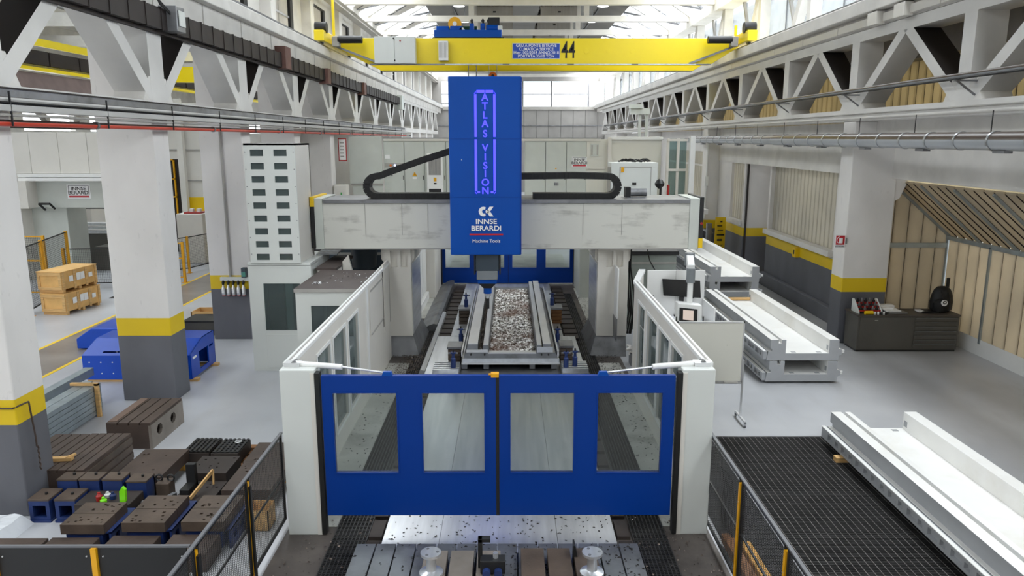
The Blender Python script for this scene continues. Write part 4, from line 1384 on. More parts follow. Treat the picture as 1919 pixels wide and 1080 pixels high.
# loose chips lying about: uncountable
def scatter(name, label, parts, n, seed, mats, parent=None):
    rnd = random.Random(seed)
    m = MB()
    for k in range(n):
        x0, x1, y0, y1, z = parts[rnd.randrange(len(parts))]
        x, y = rnd.uniform(x0, x1), rnd.uniform(y0, y1)
        s = rnd.uniform(.01, .028)
        a = rnd.uniform(0, 6.28)
        ca, sa = math.cos(a) * s, math.sin(a) * s
        h = rnd.uniform(.004, .014)
        m.add([(x - ca, y - sa, z), (x + sa * .5, y - ca * .5, z + h), (x + ca, y + sa, z + .002), (x - sa * .4, y + ca * .4, z)], [(0, 1, 3), (1, 2, 3), (0, 3, 2, 1)])
    o = m.build(name, mats)
    return tag(o, label, 'chips', kind='stuff')
scatter('metal_chips', 'dark metal chips strewn over the slotted table and bed plates by the blue doors', [(-1.85, 1.55, 6.4, 8.45, .302), (-1.6, 1.35, 8.5, 9.7, .062), (-.6, 1.5, 7.6, 8.4, .302)], 700, 11, m_sharddark)
scatter('metal_chips', 'mixed chips strewn over the gratings beside the blue doors', [(-2.35, -1.9, 5.5, 9.6, .036), (1.65, 2.1, 5.5, 9.6, .036), (-2.9, -2.3, 7.5, 9.6, .02), (2.1, 2.6, 7.8, 9.6, .02)], 420, 12, m_shard)
scatter('metal_chips', 'heaped brown and silver chips on the floor by the gantry column near the booth', [(-2.85, -1.9, 15.0, 18.2, .04), (-2.6, -1.95, 16, 17.6, .05), (-2.3, -1.9, 18, 24, .04)], 2200, 13, m_shard)
scatter('metal_chips', 'dark chips scattered on the floor by the gantry column near the desk', [(1.7, 2.6, 15.0, 18.0, .04), (1.75, 2.6, 18, 25, .03)], 1500, 14, m_sharddark)
scatter('metal_chips', 'small chips on the enclosure floor behind the blue doors', [(-2.85, -2.3, 10, 15, .02), (2.1, 2.55, 10, 15, .02)], 260, 15, m_sharddark)

# ================================================================== PLATFORM AND ELECTRICAL CABINETS BEHIND THE GANTRY
t = thing('service_platform', 'dark steel platform carrying the electrical cabinets behind the gantry', 'platform', (0, 31, 0))
bx('deck', m_concg, t, -6.6, 7.2, 27.2, 33, 2.5, 2.68)
for x in (-6.4, -3.3, 2.9, 6.9):
    for y in (27.6 if x < 5 else 29.4, 32.6):
        bx('leg', m_steeld, t, x - .1, x + .1, y - .1, y + .1, 0, 2.5)
YK = 31.0
def maker_sign(parent, xc, y, zc, w, h):
    p = bx('maker_sign', m_signw, parent, xc - w / 2, xc + w / 2, y - .012, y, zc - h / 2, zc + h / 2)
    text('sign_lettering', 'INNSE', h * .34, (xc, y - .014, zc + h * .2), FRONT, m_ink, p, bold=h * .005, sx=1.15)
    text('sign_lettering', 'BERARDI', h * .34, (xc, y - .014, zc - h * .1), FRONT, m_ink, p, bold=h * .005, sx=1.15)
    bx('sign_red_bar', m_signr, p, xc - w * .43, xc + w * .43, y - .015, y - .012, zc - h * .42, zc - h * .3)
    MB().panel(xc - w * .44, xc + w * .44, zc - h * .26, zc + h * .42, y - .016, y - .012, [(xc - w * .42, xc + w * .42, zc - h * .24, zc + h * .395)], 'y').build('sign_outline', m_ink, p)
def cabinet(x0, x1, label, detail=None):
    t = thing('electrical_cabinet', label, 'cabinet', ((x0 + x1) / 2, YK, 2.68))
    bx('body', m_cabg, t, x0, x1, YK, YK + .6, 2.68, 5.1)
    d = bx('cabinet_door', m_cabg, t, x0 + .012, x1 - .012, YK - .03, YK, 2.75, 5.06, bev=.006)
    bx('door_handle', m_black, d, x1 - .06, x1 - .035, YK - .05, YK - .03, 3.55, 3.72)
    xc = (x0 + x1) / 2
    if detail == 'control':
        p = bx('control_strip', m_concg, d, x0 + .03, x1 - .03, YK - .036, YK - .03, 4.05, 4.22)
        for x, m in ((x0 + .28, m_orange), (x0 + .45, m_pilot), (x0 + .53, m_ink), (x0 + .61, m_ink)):
            MB().cyl((x, YK - .06, 4.135), (x, YK - .03, 4.135), .045 if m in (m_orange, m_pilot) else .02, 14).build('button', m, d)
        bx('sticker', m_signw, d, x0 + .05, x0 + .25, YK - .034, YK - .03, 4.4, 4.56)
        bx('lock_lever', m_black, d, x0 + .3, x0 + .34, YK - .06, YK - .03, 3.7, 3.82)
    elif detail == 'warning':
        MB().prism([(xc - .1, 3.7), (xc + .1, 3.7), (xc, 3.87)], 'y', YK - .036, YK - .03).build('warning_triangle', m_yel, d)
        MB().prism([(xc + .01, 3.82), (xc - .025, 3.765), (xc + .005, 3.765), (xc - .01, 3.72), (xc + .028, 3.785), (xc - .002, 3.785)], 'y', YK - .04, YK - .036).build('lightning_mark', m_ink, d)
        bx('sticker', m_signw, d, xc - .09, xc + .09, YK - .034, YK - .03, 3.58, 3.66)
    elif detail == 'cooler':
        c = bx('cooling_unit', m_white, d, x0 + .1, x1 - .1, YK - .25, YK - .03, 2.8, 4.62, bev=.03)
        bx('cooler_grille', m_concg, c, x0 + .18, x1 - .18, YK - .258, YK - .25, 3.75, 4.5)
        for k in range(9):
            bx('grille_slat', m_steeld, c, x0 + .2 + .05 * k, x0 + .215 + .05 * k, YK - .264, YK - .257, 3.77, 4.48)
        bx('cooler_intake', m_black, c, x0 + .18, x1 - .18, YK - .256, YK - .25, 2.85, 3.2)
        bx('cooler_display', m_yel, c, xc - .05, xc + .06, YK - .256, YK - .25, 3.5, 3.65)
        bx('cooler_badge', m_ink, c, xc - .05, xc + .06, YK - .256, YK - .25, 3.38, 3.44)
    elif detail == 'sockets':
        for dx in (-.06, .03):
            bx('socket', m_steeld, d, xc + dx, xc + dx + .07, YK - .06, YK - .03, 3.32, 3.44, bev=.005)
        MB().prism([(xc - .04, 3.98), (xc + .04, 3.98), (xc, 4.05)], 'y', YK - .034, YK - .03).build('warning_triangle', m_yel, d)
    elif detail == 'sign':
        maker_sign(d, xc + .12, YK - .03, 4.27, .62, .42)
    return t
cabinet(-5.12, -4.29, 'pale electrical cabinet with a control strip of coloured buttons', 'control')
cabinet(-4.28, -3.47, 'pale electrical cabinet with a yellow high-voltage triangle', 'warning')
cabinet(-3.46, -2.6, 'pale electrical cabinet with a white cooling unit on its door', 'cooler')
cabinet(-2.59, -1.75, 'pale electrical cabinet half hidden by the blue ram', None)
cabinet(.63, 1.46, 'plain cream electrical cabinet between the blue ram and the socket cabinet', None)
cabinet(1.47, 2.31, 'cream electrical cabinet with a pair of sockets low on its door', 'sockets')
cabinet(2.32, 3.13, 'cream electrical cabinet with the maker sign on its door', 'sign')
t = thing('cabinet_header', 'white header strip along the tops of the electrical cabinets', 'header strip', (-1, YK, 5.1))
bx('strip', m_enclw, t, -5.12, 3.7, YK - .04, YK + .65, 5.1, 5.22, bev=.01)
bx('edge_trim', m_steeld, t, -5.12, 3.7, YK - .045, YK - .03, 5.2, 5.24)
t = thing('screen_panel', 'large plain grey-green screen panel beside the button-strip cabinet', 'panel', (-5.8, 30.7, 2.68))
bx('sheet', m_cabg, t, -6.45, -5.13, 30.6, 30.68, 3.4, 5.28, bev=.01)
bx('lower_sheet', m_cabg, t, -6.35, -5.13, 30.64, 30.7, 2.68, 3.38, bev=.01)
bx('mid_rail', m_concg, t, -6.4, -5.13, 30.6, 30.64, 3.36, 3.42)
t = thing('wall_board', 'red framed white notice board beside the plain screen panel', 'notice board', (-6.55, 29.6, 4.4))
MB().panel(-6.62, -6.3, 4.35, 5.22, 29.5, 29.54, [(-6.59, -6.33, 4.39, 5.18)], 'y').build('frame', m_redp, t)
bx('sheet', m_paper, t, -6.59, -6.33, 29.51, 29.53, 4.39, 5.18)
for k in range(5):
    bx('print_line', m_concg, t, -6.55, -6.4, 29.503, 29.51, 4.5 + .13 * k, 4.55 + .13 * k)
t = thing('mesh_cupboard', 'low white cupboard with a small green tag beside the screen panel', 'cupboard', (-6.4, 28.8, 2.68))
bx('body', m_enclw, t, -6.65, -6.15, 28.6, 29, 2.68, 3.48, bev=.02)
bx('green_tag', M('tag_green', '#3f9a55', .5), t, -6.4, -6.35, 28.58, 28.6, 3.0, 3.2)

# cream bulkhead, framed glazing and chiller right of the cabinets
t = thing('bulkhead', 'cream bulkhead panels with framed open bays behind the chiller cabinet', 'bulkhead', (5, 30.5, 2.68))
bx('narrow_panel', m_cab, t, 3.14, 3.98, 31.0, 31.05, 2.68, 5.18)
bx('narrow_rail', m_enclw, t, 3.14, 3.98, 30.95, 31.0, 3.98, 4.05)
bx('vent_sheet', m_cabg, t, 3.3, 3.62, 30.97, 31.0, 4.5, 5.0)
for x in (3.32, 3.54):
    bx('vent_slot', m_concg, t, x, x + .06, 30.965, 30.972, 4.55, 4.95)
bx('post', m_enclw, t, 3.96, 4.1, 30.7, 30.9, 2.68, 5.26, bev=.01)
bx('wide_panel', m_cab, t, 4.1, 6.15, 30.9, 30.95, 2.68, 5.2)
bx('head_rail', m_white, t, 4.05, 6.2, 30.8, 30.95, 5.16, 5.27, bev=.01)
for x in (6.15, 6.55):
    bx('mullion', m_enclw, t, x, x + .1, 29.8, 29.9, 2.68, 5.2)
bx('frame_post', m_white, t, 6.85, 7.05, 28.9, 29.1, 2.68, 5.3, bev=.01)
for z in (2.72, 3.95, 5.1):
    bx('frame_rail', m_enclw, t, 6.15, 6.95, 29.75, 29.85, z, z + .09)
bx('pane', m_glassw, t, 6.2, 6.95, 29.95, 29.97, 2.7, 5.2)
t = thing('chiller_cabinet', 'off-white chiller cabinet with a yellow label and cables piled on top', 'cabinet', (4.4, 27.5, 2.68))
ch = bx('body', m_encl, t, 3.62, 5.28, 27, 28, 2.68, 4.36, bev=.015)
MB().panel(3.92, 5.05, 2.75, 4.22, 26.985, 27, [(3.94, 5.03, 2.76, 4.2)], 'y').build('door_line', m_concg, ch)
bx('side_grille', m_concg, ch, 3.6, 3.62, 27.1, 27.9, 3.2, 4.2)
bx('label', m_yel, ch, 3.97, 4.07, 26.98, 27, 4.03, 4.2)
bx('latch', m_ink, ch, 4.38, 4.52, 26.97, 27, 3.58, 3.66)
t = thing('cable_heap', 'black heap of cables lying on top of the chiller cabinet', 'cables', (4.5, 27.4, 4.36))
rnd = random.Random(5)
m = MB()
for k in range(14):
    x = 3.9 + rnd.random() * .9
    pts = [(x + .12 * i, 27.2 + .3 * rnd.random(), 4.385 + .14 * rnd.random() * (1 - abs(i - 1.5) / 2.2)) for i in range(4)]
    m.tube(pts, .022, 6)
m.build('cables', m_black, t)
t = thing('desk_globe', 'round black lamp head on a stem above the crossbeam', 'lamp', (4.05, 19, 3.8))
MB().cyl((4.0, 20, 2.68), (4.0, 20, 3.95), .03, 8).build('stem', m_black, t)
MB().lathe((3.97, 20, 3.9), [(.03, 0), (.12, .08), (.13, .14), (.08, .22), (.02, .26)], 14).build('globe', m_black, t, smooth=True)
MB().cyl((4.2, 20, 3.7), (4.2, 20, 4.0), .035, 8).build('red_bottle', m_redp, t)
t = thing('beam_motor', 'small black drive motor on top of the crossbeam', 'motor', (2.9, 18.2, 3.82))
MB().cyl((2.85, 18.2, 3.93), (3.3, 18.2, 3.93), .1, 14).build('motor_body', m_steeld, t, smooth=True)
bx('motor_flange', m_black, t, 2.78, 2.9, 18.05, 18.35, 3.82, 4.06)
t = thing('stanchion_crane', 'grey steel jib stanchion with a short arm beyond the chiller', 'stanchion', (6.9, 40.2, 0))
for x in (6.75, 7.1):
    bx('leg', m_cabg, t, x, x + .13, 40.1, 40.3, 0, 6.6)
bx('head', m_cabg, t, 6.3, 7.3, 40.0, 40.4, 6.45, 6.75)
bx('arm', m_cabg, t, 6.2, 6.9, 39.9, 40.1, 6.75, 6.95)

# ================================================================== LEFT SIDE OF THE MACHINE
t = thing('slotted_tower', 'tall grey tower with two columns of small windows beside the gantry', 'tower', (-5.2, 17, 0))
body = MB().panel(-5.82, -4.42, 0, 2.44, 16.45, 16.5, [(-5.5, -4.68, .95, 2.03)], 'y').build('lower_front', m_encl, t)
bx('lower_body', m_encl, t, -5.82, -5.78, 16.5, 18.2, 0, 2.44)
bx('lower_side', m_encl, t, -4.46, -4.42, 16.5, 18.2, 0, 2.44)
bx('lower_lid', m_encl, t, -5.82, -4.42, 16.45, 18.2, 2.42, 2.5, bev=.01)
bx('lower_rear', m_concg, t, -5.8, -4.44, 18.1, 18.2, 0, 2.44)
bx('window_pane', m_glassw, t, -5.5, -4.68, 16.47, 16.48, .95, 2.03)
bx('inner_screen', m_black, t, -5.48, -5.12, 16.7, 16.75, .5, 2.3)
bx('inner_post', m_enclw, t, -5.1, -4.95, 16.75, 16.8, .2, 2.4)
for z in (1.2, 1.45):
    bx('inner_valve', m_black, t, -4.8, -4.72, 16.7, 16.75, z, z + .08)
wins = []
for r in range(9):
    zc = 4.9 - .283 * r
    for x0 in (-5.585, -5.08):
        wins.append((x0, x0 + .285, zc - .07, zc + .07))
MB().panel(-5.72, -4.62, 2.5, 5.1, 16.4, 16.43, wins, 'y').build('tower_front', m_encl, t)
bx('tower_side', m_enclw, t, -4.66, -4.62, 16.43, 17.6, 2.5, 5.1)
bx('tower_side', m_encl, t, -5.72, -5.68, 16.43, 17.6, 2.5, 5.1)
bx('tower_back', m_concg, t, -5.72, -4.62, 17.56, 17.6, 2.5, 5.1)
bx('tower_top', m_encl, t, -5.72, -4.62, 16.4, 17.6, 5.06, 5.1)
for (a, b, c, d) in wins:
    bx('small_window', m_glassw, t, a, b, 16.425, 16.432, c, d)
for k in range(7):
    for x in (-5.69, -4.65):
        MB().cyl((x, 16.395, 2.7 + .37 * k), (x, 16.4, 2.7 + .37 * k), .012, 8).build('rivet', m_steeld, t)
bx('lower_door', m_encl, t, -5.5, -4.5, 16.435, 16.45, .08, .86, bev=.004)
t = thing('operator_booth', 'low grey booth with a dark brown roof beside the slotted tower', 'booth', (-3.6, 15.3, 0))
MB().panel(-4.17, -2.97, 0, 2.3, 14.3, 14.34, [(-3.88, -3.2, 1.0, 2.0)], 'y').build('front_wall', m_encl, t)
bx('side_wall', m_encl, t, -4.17, -4.13, 14.34, 16.3, 0, 2.3)
bx('rear_wall', m_encl, t, -4.17, -2.97, 16.26, 16.3, 0, 2.3)
bx('roof', m_roofb, t, -4.19, -2.95, 14.28, 16.4, 2.3, 2.34)
bx('roof_edge', m_concg, t, -4.19, -2.95, 14.27, 14.29, 2.27, 2.34)
bx('window_pane', m_glassw, t, -3.88, -3.2, 14.315, 14.325, 1.0, 2.0)
bx('inner_panel', m_skin, t, -3.8, -3.0, 15.2, 15.25, .2, 2.1)
scatter('swarf', 'pale curled swarf lying on the dark brown booth roof', [(-3.97, -3.8, 14.75, 15.0, 2.342), (-3.95, -3.82, 14.8, 15.0, 2.35), (-3.8, -3.0, 14.9, 16.1, 2.342)], 90, 21, m_alu)
t = thing('chip_conveyor', 'cream chip conveyor box with a brown lid under the crossbeam', 'conveyor', (-4.1, 17.3, 0))
bx('housing', m_enclw, t, -4.32, -3.9, 16.6, 17.2, 0, 2.3, bev=.01)
bx('lid', m_roofb, t, -4.34, -3.88, 16.58, 18.4, 2.3, 2.36)
MB().prism([(-3.88, 1.6), (-3.6, 1.9), (-3.75, 2.55), (-3.88, 2.4)], 'y', 17.2, 17.3).build('chute', m_enclw, t)
bx('chute_tray', m_steeld, t, -3.88, -3.35, 16.5, 17.1, 2.05, 2.16)
t = thing('pump_housing', 'grey machinery housing with a round hopper below the crossbeam', 'machinery', (-3.8, 20, 0))
bx('housing', m_skin, t, -4.9, -3.08, 19.6, 21, 0, 2.9)
MB().lathe((-3.7, 18.9, 1.9), [(.05, 0), (.3, .1), (.34, .5), (.34, .75)], 18).build('hopper', m_skin, t, smooth=True)
bx('crossrail', m_concg, t, -4.5, -3.1, 19.5, 19.56, 2.2, 2.26)
t = thing('sheet_pile', 'steel sheets stacked on the ledge beside the slotted tower', 'sheets', (-4.5, 17.9, 2.5))
for k in range(4):
    bx('sheet', m_steel, t, -4.6 + .04 * k, -4.1 + .03 * k, 17.65, 18.4, 2.5 + .03 * k, 2.52 + .03 * k)

# right side behind the enclosure: coolant tank and hanging hoses
t = thing('coolant_tank', 'grey-green coolant tank wall under the crossbeam end near the desk', 'tank', (3.8, 20.5, 0))
bx('tank', m_tank, t, 3.1, 4.55, 20.2, 22.5, 0, 2.1, bev=.02)
bx('tank_lid', m_black, t, 3.05, 4.6, 20.15, 22.5, 2.1, 2.2)
bx('tank_rib', m_concg, t, 3.1, 4.55, 20.19, 20.2, 1.85, 1.9)
t = thing('hose_bundle', 'black hoses hanging from the crossbeam beside the coolant tank', 'hoses', (3.1, 18.9, 0))
for k, (dx, dz) in enumerate(((0, .6), (.05, .9), (.1, 1.3), (.14, .4))):
    pts = [(2.95 + dx, 18.9, 2.66), (2.93 + dx, 18.8, 2.0), (2.96 + dx * 1.4, 18.7, 1.5 - dz * .3), (3.05 + dx, 18.7, 1.0 - dz * .2), (2.95 + dx, 18.6, .3)]
    MB().tube(pts, .022, 6).build('hose', m_rubber, t)
MB().tube([(3.2, 19, 2.66), (3.45, 18.8, 2.6), (3.4, 18.0, 2.3), (3.38, 17.2, 2.2)], .015, 6).build('hose', m_rubber, t)
t = thing('rag_bundle', 'crumpled pale rag stuffed under the hanging hoses', 'rag', (3.0, 17.2, .3))
rnd = random.Random(9)
m = MB()
for k in range(16):
    a, b = Vector((2.95 + rnd.uniform(-.16, .16), 16.9 + rnd.uniform(-.1, .1), .38 + rnd.uniform(-.13, .17))), Vector((rnd.uniform(-.1, .1), rnd.uniform(-.1, .1), rnd.uniform(-.1, .1)))
    m.cyl(a, a + b, rnd.uniform(.03, .06), 7, .02)
m.build('cloth', m_conc, t)
bx('stool', m_steeld, t, 2.82, 3.08, 16.8, 17.1, 0, .28)

# ================================================================== OPERATOR STATION AND WHITEBOARD
t = thing('desk_screen', 'white partition screen behind the operator desk', 'partition', (3.75, 16.6, 0))
bx('panel', m_white, t, 3.1, 4.4, 16.6, 16.64, 0, 2.3, bev=.01)
bx('side_panel', m_white, t, 4.36, 4.4, 15.6, 16.6, 0, 1.65, bev=.01)
bx('panel_joint', m_concg, t, 3.74, 3.745, 16.595, 16.6, 1.4, 2.3)
t = thing('operator_desk', 'white covered operator desk in front of the partition screen', 'desk', (3.6, 15.9, 0))
bx('desk_top', m_cloth, t, 3.06, 4.3, 15.1, 16.58, 1.2, 1.26, bev=.01)
MB().add([(3.06, 15.1, 1.22), (3.9, 15.1, 1.22), (3.9, 14.85, .75), (2.95, 14.85, .75)], [(0, 1, 2, 3)]).build('cloth_drop', m_cloth, t)
for x in (3.08, 4.2):
    for y in (15.15, 16.5):
        bx('leg', m_steeld, t, x, x + .05, y - .03, y + .03, 0, 1.2)
for x in (3.2, 3.88, 4.1):
    bx('clip', m_ink, t, x, x + .06, 16.56, 16.6, 1.66, 1.72)
t = thing('monitor', 'black flat monitor standing on the operator desk', 'monitor', (3.85, 16.45, 1.26))
MB().add([(3.46, 16.5, 1.74), (4.28, 16.42, 1.70), (4.26, 16.47, 2.08), (3.43, 16.55, 2.11), (3.46, 16.53, 1.74), (4.28, 16.45, 1.70), (4.26, 16.5, 2.08), (3.43, 16.58, 2.11)],
         [(0, 1, 2, 3), (7, 6, 5, 4), (0, 4, 5, 1), (1, 5, 6, 2), (2, 6, 7, 3), (3, 7, 4, 0)]).build('screen', m_scrdark, t)
bx('stand', m_ink, t, 3.82, 3.92, 16.5, 16.54, 1.26, 1.8)
bx('foot', m_ink, t, 3.72, 4.02, 16.4, 16.58, 1.26, 1.28)
t = thing('control_pendant', 'white machine control panel with lit screen hanging from a swivel arm', 'control panel', (3.5, 14.3, 0))
MB().add([(3.27, 14.28, 2.06), (3.74, 14.22, 2.02), (3.76, 14.2, 1.3), (3.29, 14.26, 1.34), (3.27, 14.5, 2.06), (3.74, 14.44, 2.02), (3.76, 14.42, 1.3), (3.29, 14.48, 1.34)],
         [(0, 1, 2, 3), (7, 6, 5, 4), (0, 4, 5, 1), (1, 5, 6, 2), (2, 6, 7, 3), (3, 7, 4, 0)]).build('housing', m_white, t, .02)
MB().add([(3.315, 14.255, 1.97), (3.655, 14.215, 1.94), (3.66, 14.21, 1.6), (3.32, 14.25, 1.62), (3.315, 14.27, 1.97), (3.655, 14.23, 1.94), (3.66, 14.225, 1.6), (3.32, 14.265, 1.62)],
         [(0, 1, 2, 3), (7, 6, 5, 4), (0, 4, 5, 1), (1, 5, 6, 2), (2, 6, 7, 3), (3, 7, 4, 0)]).build('bezel', m_ink, t)
MB().add([(3.38, 14.24, 1.93), (3.58, 14.217, 1.915), (3.583, 14.212, 1.72), (3.383, 14.236, 1.735)], [(0, 1, 2, 3)]).build('display', m_screen, t)
for k in range(9):
    x = 3.36 + .03 * k
    bx('key', m_white, t, x, x + .018, 14.225 - .003 * k, 14.245 - .003 * k, 1.655, 1.675)
MB().cyl((3.53, 14.38, 2.04), (3.53, 14.38, 2.5), .055, 16).build('column_arm', m_white, t, smooth=True)
MB().cyl((3.53, 14.38, 2.45), (3.53, 14.38, 2.72), .085, 16).build('elbow', m_greyband, t, smooth=True)
MB().bar((3.53, 14.38, 2.72), (3.62, 14.9, 2.86), .14, .16).build('upper_arm', m_white, t, .02)
MB().cyl((3.62, 14.9, 2.7), (3.62, 14.9, 2.95), .1, 16).build('shoulder', m_greyband, t, smooth=True)
MB().bar((3.62, 14.9, 2.82), (4.06, 16.72, 2.55), .13, .15).build('rear_arm', m_white, t, .02)
bx('arm_mount', m_white, t, 4.0, 4.12, 16.66, 16.78, 0, 2.62, bev=.02)
for x in (3.24, 3.76):
    bx('grab_handle', m_black, t, x, x + .02, 14.2, 14.22, 1.5, 1.8)
t = thing('whiteboard', 'large white board on a wheeled aluminium stand beside the stacked cast frames', 'whiteboard', (3.7, 13.3, 0))
bx('board', m_cab, t, 3.08, 4.27, 13.27, 13.3, .8, 1.9, bev=.003)
for a, b, c, d in ((3.06, 4.29, 1.9, 1.93), (3.06, 4.29, .78, .8), (3.06, 3.08, .78, 1.93), (4.27, 4.29, .78, 1.93)):
    bx('edge_profile', m_alu, t, a, b, 13.265, 13.305, c, d)
for x in (3.04, 4.31):
    bx('stand_post', m_alu, t, x - .015, x + .015, 13.27, 13.3, .1, 1.2)
    MB().bar((x, 12.98, .1), (x, 13.55, .1), .035, .035).build('foot', m_alu, t)
    for y in (12.98, 13.55):
        MB().cyl((x - .012, y, .035), (x + .012, y, .035), .035, 12).build('caster', m_steeld, t, smooth=True)
        bx('caster_fork', m_steeld, t, x - .02, x + .02, y - .012, y + .012, .035, .1)
bx('stand_rail', m_alu, t, 3.04, 4.31, 13.28, 13.3, .74, .77)
bx('marker_tray', m_concg, t, 3.95, 4.2, 13.2, 13.3, .78, .8)
bx('stain', m_concg, t, 3.98, 4.0, 13.266, 13.272, 1.48, 1.49)

# ================================================================== FENCES NEAR THE CAMERA
def wire_mesh(x0, y0, x1, y1, z0, z1, dx, dz, r=.0018):
    m = MB()
    L = math.hypot(x1 - x0, y1 - y0)
    n = int(L / dx)
    for i in range(1, n):
        k = i / n
        x, y = x0 + (x1 - x0) * k, y0 + (y1 - y0) * k
        m.box(x - r, x + r, y - r, y + r, z0, z1)
    n = int((z1 - z0) / dz)
    for i in range(1, n):
        z = z0 + (z1 - z0) * i / n
        m.bar((x0, y0, z), (x1, y1, z), 2 * r, 2 * r)
    return m
def fence_side(label, x, ys, z1, s):
    t = thing('guard_fence', label, 'fence', (x, (ys[0] + ys[-1]) / 2, 0))
    for k, (a, b) in enumerate(zip(ys, ys[1:])):
        a, b = a + .03, b - .03
        f = MB()
        for z in (.12, z1 - .025):
            f.box(x - .015, x + .015, a, b, z, z + .03)
        for y in (a, b - .03):
            f.box(x - .015, x + .015, y, y + .03, .12, z1)
        f.box(x - .012, x + .012, a, b, .72, .735)
        fo = f.build('panel_frame', m_black, t)
        mo = wire_mesh(x, a, x, b, .13, z1 - .02, .05, .025).build('wire_mesh', m_black, fo)
        mo['kind'] = 'stuff'
    for y in ys[:-1]:
        p = bx('fence_post', m_yel, t, x - .03, x + .02, y - .025, y + .025, 0, z1 - .05)
        bx('post_back', m_black, t, x + .02, x + .045, y - .025, y + .025, 0, z1 - .1)
        bx('post_foot', m_yel, t, x - .06, x + .06, y - .05, y + .05, 0, .012)
        MB().cyl((x - .032, y, 1.1), (x - .03, y, 1.1), .008, 8).build('bolt', m_alu, t)
    bx('top_rail', m_fpaint, t, x - .018, x + .018, ys[0] - .2, ys[-1], z1, z1 + .02)
    return t
fence_side('black mesh guard fence with yellow posts along the brown fixtures', -3.05, (3.6, 5.15, 6.63, 8.1, 9.45), 1.34, -1)
fence_side('black mesh guard fence with yellow posts beside the dark grating', 2.66, (3.6, 5.1, 6.54, 7.98, 9.4), 1.38, 1)
t = thing('solid_fence', 'black solid-panel guard fence with yellow posts across the brown fixtures', 'fence', (-5.5, 6.63, 0))
xs = (-8.8, -7.85, -6.9, -5.95, -4.98, -4.01, -3.09)
for a, b in zip(xs, xs[1:]):
    bx('sheet_panel', m_black, t, a + .03, b - .03, 6.62, 6.64, .12, 1.33, bev=.005)
    for x in (a + .08, b - .08):
        MB().cyl((x, 6.61, 1.24), (x, 6.62, 1.24), .008, 8).build('bolt', m_alu, t)
for x in xs[1:-1]:
    bx('fence_post', m_yel, t, x - .026, x + .026, 6.59, 6.64, 0, 1.33)
bx('top_rail', m_fpaint, t, xs[0], xs[-1], 6.615, 6.645, 1.33, 1.35)

# ================================================================== LEFT FLOOR: BLOCKS, FIXTURES, COVERS
t = thing('hollow_block', 'tall brown slotted cast-iron block with two oval holes in its side', 'iron block', (-6.5, 12.7, 0))
def hole_face(x, y0, y1, z1, holes, mat, par):
    m = MB()
    hs = [(c - .1, c + .1, .16, .34) for c in holes]
    m.panel(y0, y1, 0, z1, x - .05, x, hs, 'x')
    o = m.build('side_face', mat, par)
    for c in holes:                                   # octagonal corners of the openings
        for sy in (-1, 1):
            for sz in (-1, 1):
                yc, zc = c + sy * .1, .25 + sz * .09
                MB().prism([(yc, zc), (yc - sy * .05, zc), (yc, zc - sz * .06)], 'x', x - .05, x).build('hole_corner', mat, par)
    return o
bx('core', m_iron, t, -6.85, -6.14, 12.05, 12.15, 0, .42)
bx('core', m_iron, t, -6.85, -6.14, 13.22, 13.3, 0, .42)
bx('core', m_iron, t, -6.85, -6.55, 12.15, 13.22, 0, .42)
bx('core_floor', m_iron, t, -6.55, -6.14, 12.15, 13.22, 0, .05)
bx('core_back', m_iron, t, -6.58, -6.54, 12.15, 13.22, 0, .42)
hole_face(-6.09, 12.05, 13.3, .42, (12.35, 12.88), m_fixt, t)
for k in range(4):
    x0 = -6.85 + .19 * k
    bx('top_strip', m_iron, t, x0 + (.012 if k else 0), x0 + .178, 12.05, 13.3, .42, .47, bev=.004)
bx('wood_offcut', m_offcut, t, -6.84, -6.7, 12.1, 13.25, .47, .48)
def slotted_block(label, x0, x1, y0, y1, h, n):
    t = thing('slotted_block', label, 'iron block', ((x0 + x1) / 2, (y0 + y1) / 2, 0))
    bx('core', m_iron, t, x0, x1, y0, y1, 0, h - .05)
    w = (x1 - x0) / n
    for k in range(n):
        bx('top_strip', m_iron, t, x0 + w * k + .008, x0 + w * (k + 1) - .008, y0, y1, h - .05, h, bev=.004)
    for k in range(3):
        bx('side_rib', m_ironl, t, x1, x1 + .012, y0, y1, .05 + k * h * .28, .05 + k * h * .28 + h * .2, bev=.003)
    return t
slotted_block('brown slotted cast-iron block with a ribbed side beside the tall hollow block', -6.84, -6.2, 10.2, 11.6, .47, 5)
slotted_block('low brown slotted block standing against the banded column', -7.45, -6.87, 10.45, 11.62, .45, 4)
t = thing('wood_batten', 'short raw timber batten lying across the slotted blocks', 'batten', (-6.9, 10.5, .47))
MB().bar((-7.2, 10.48, .5), (-6.55, 10.55, .5), .09, .05).build('timber', m_wood, t)
MB().bar((-6.62, 10.5, .53), (-6.52, 10.6, .55), .03, .03).build('splinter', m_wood, t)
def drill(rnd, n, x0, x1, y0, y1):
    """n bolt holes to be cut through a slab"""
    out = []
    for k in range(n):
        x, y, r = rnd.uniform(x0 + .06, x1 - .06), rnd.uniform(y0 + .05, y1 - .05), rnd.uniform(.011, .02)
        out.append((x - r, x + r, y - r, y + r))
    return out
def plate(label, x0, x1, y0, y1, z0, z1, mat=None, holes=6, seed=0, beam=True, group=None):
    t = thing('iron_plate', label, 'iron plate', ((x0 + x1) / 2, (y0 + y1) / 2, 0), group)
    rnd = random.Random(seed)
    MB().panel(x0, x1, y0, y1, z0, z1, drill(rnd, holes, x0, x1, y0, y1), 'z').build('plate', mat or m_iron, t)
    if beam and z0 > .03:
        for y in (y0 + .08, y1 - .16):
            bx('skid', m_woody, t, x0 + .03, x1 - .02, y, y + .09, 0, z0)
    return t
plate('wide brown cast-iron plate on timber skids behind the small blue boxes', -5.86, -5.16, 10.32, 11.35, .12, .3, None, 7, 1)
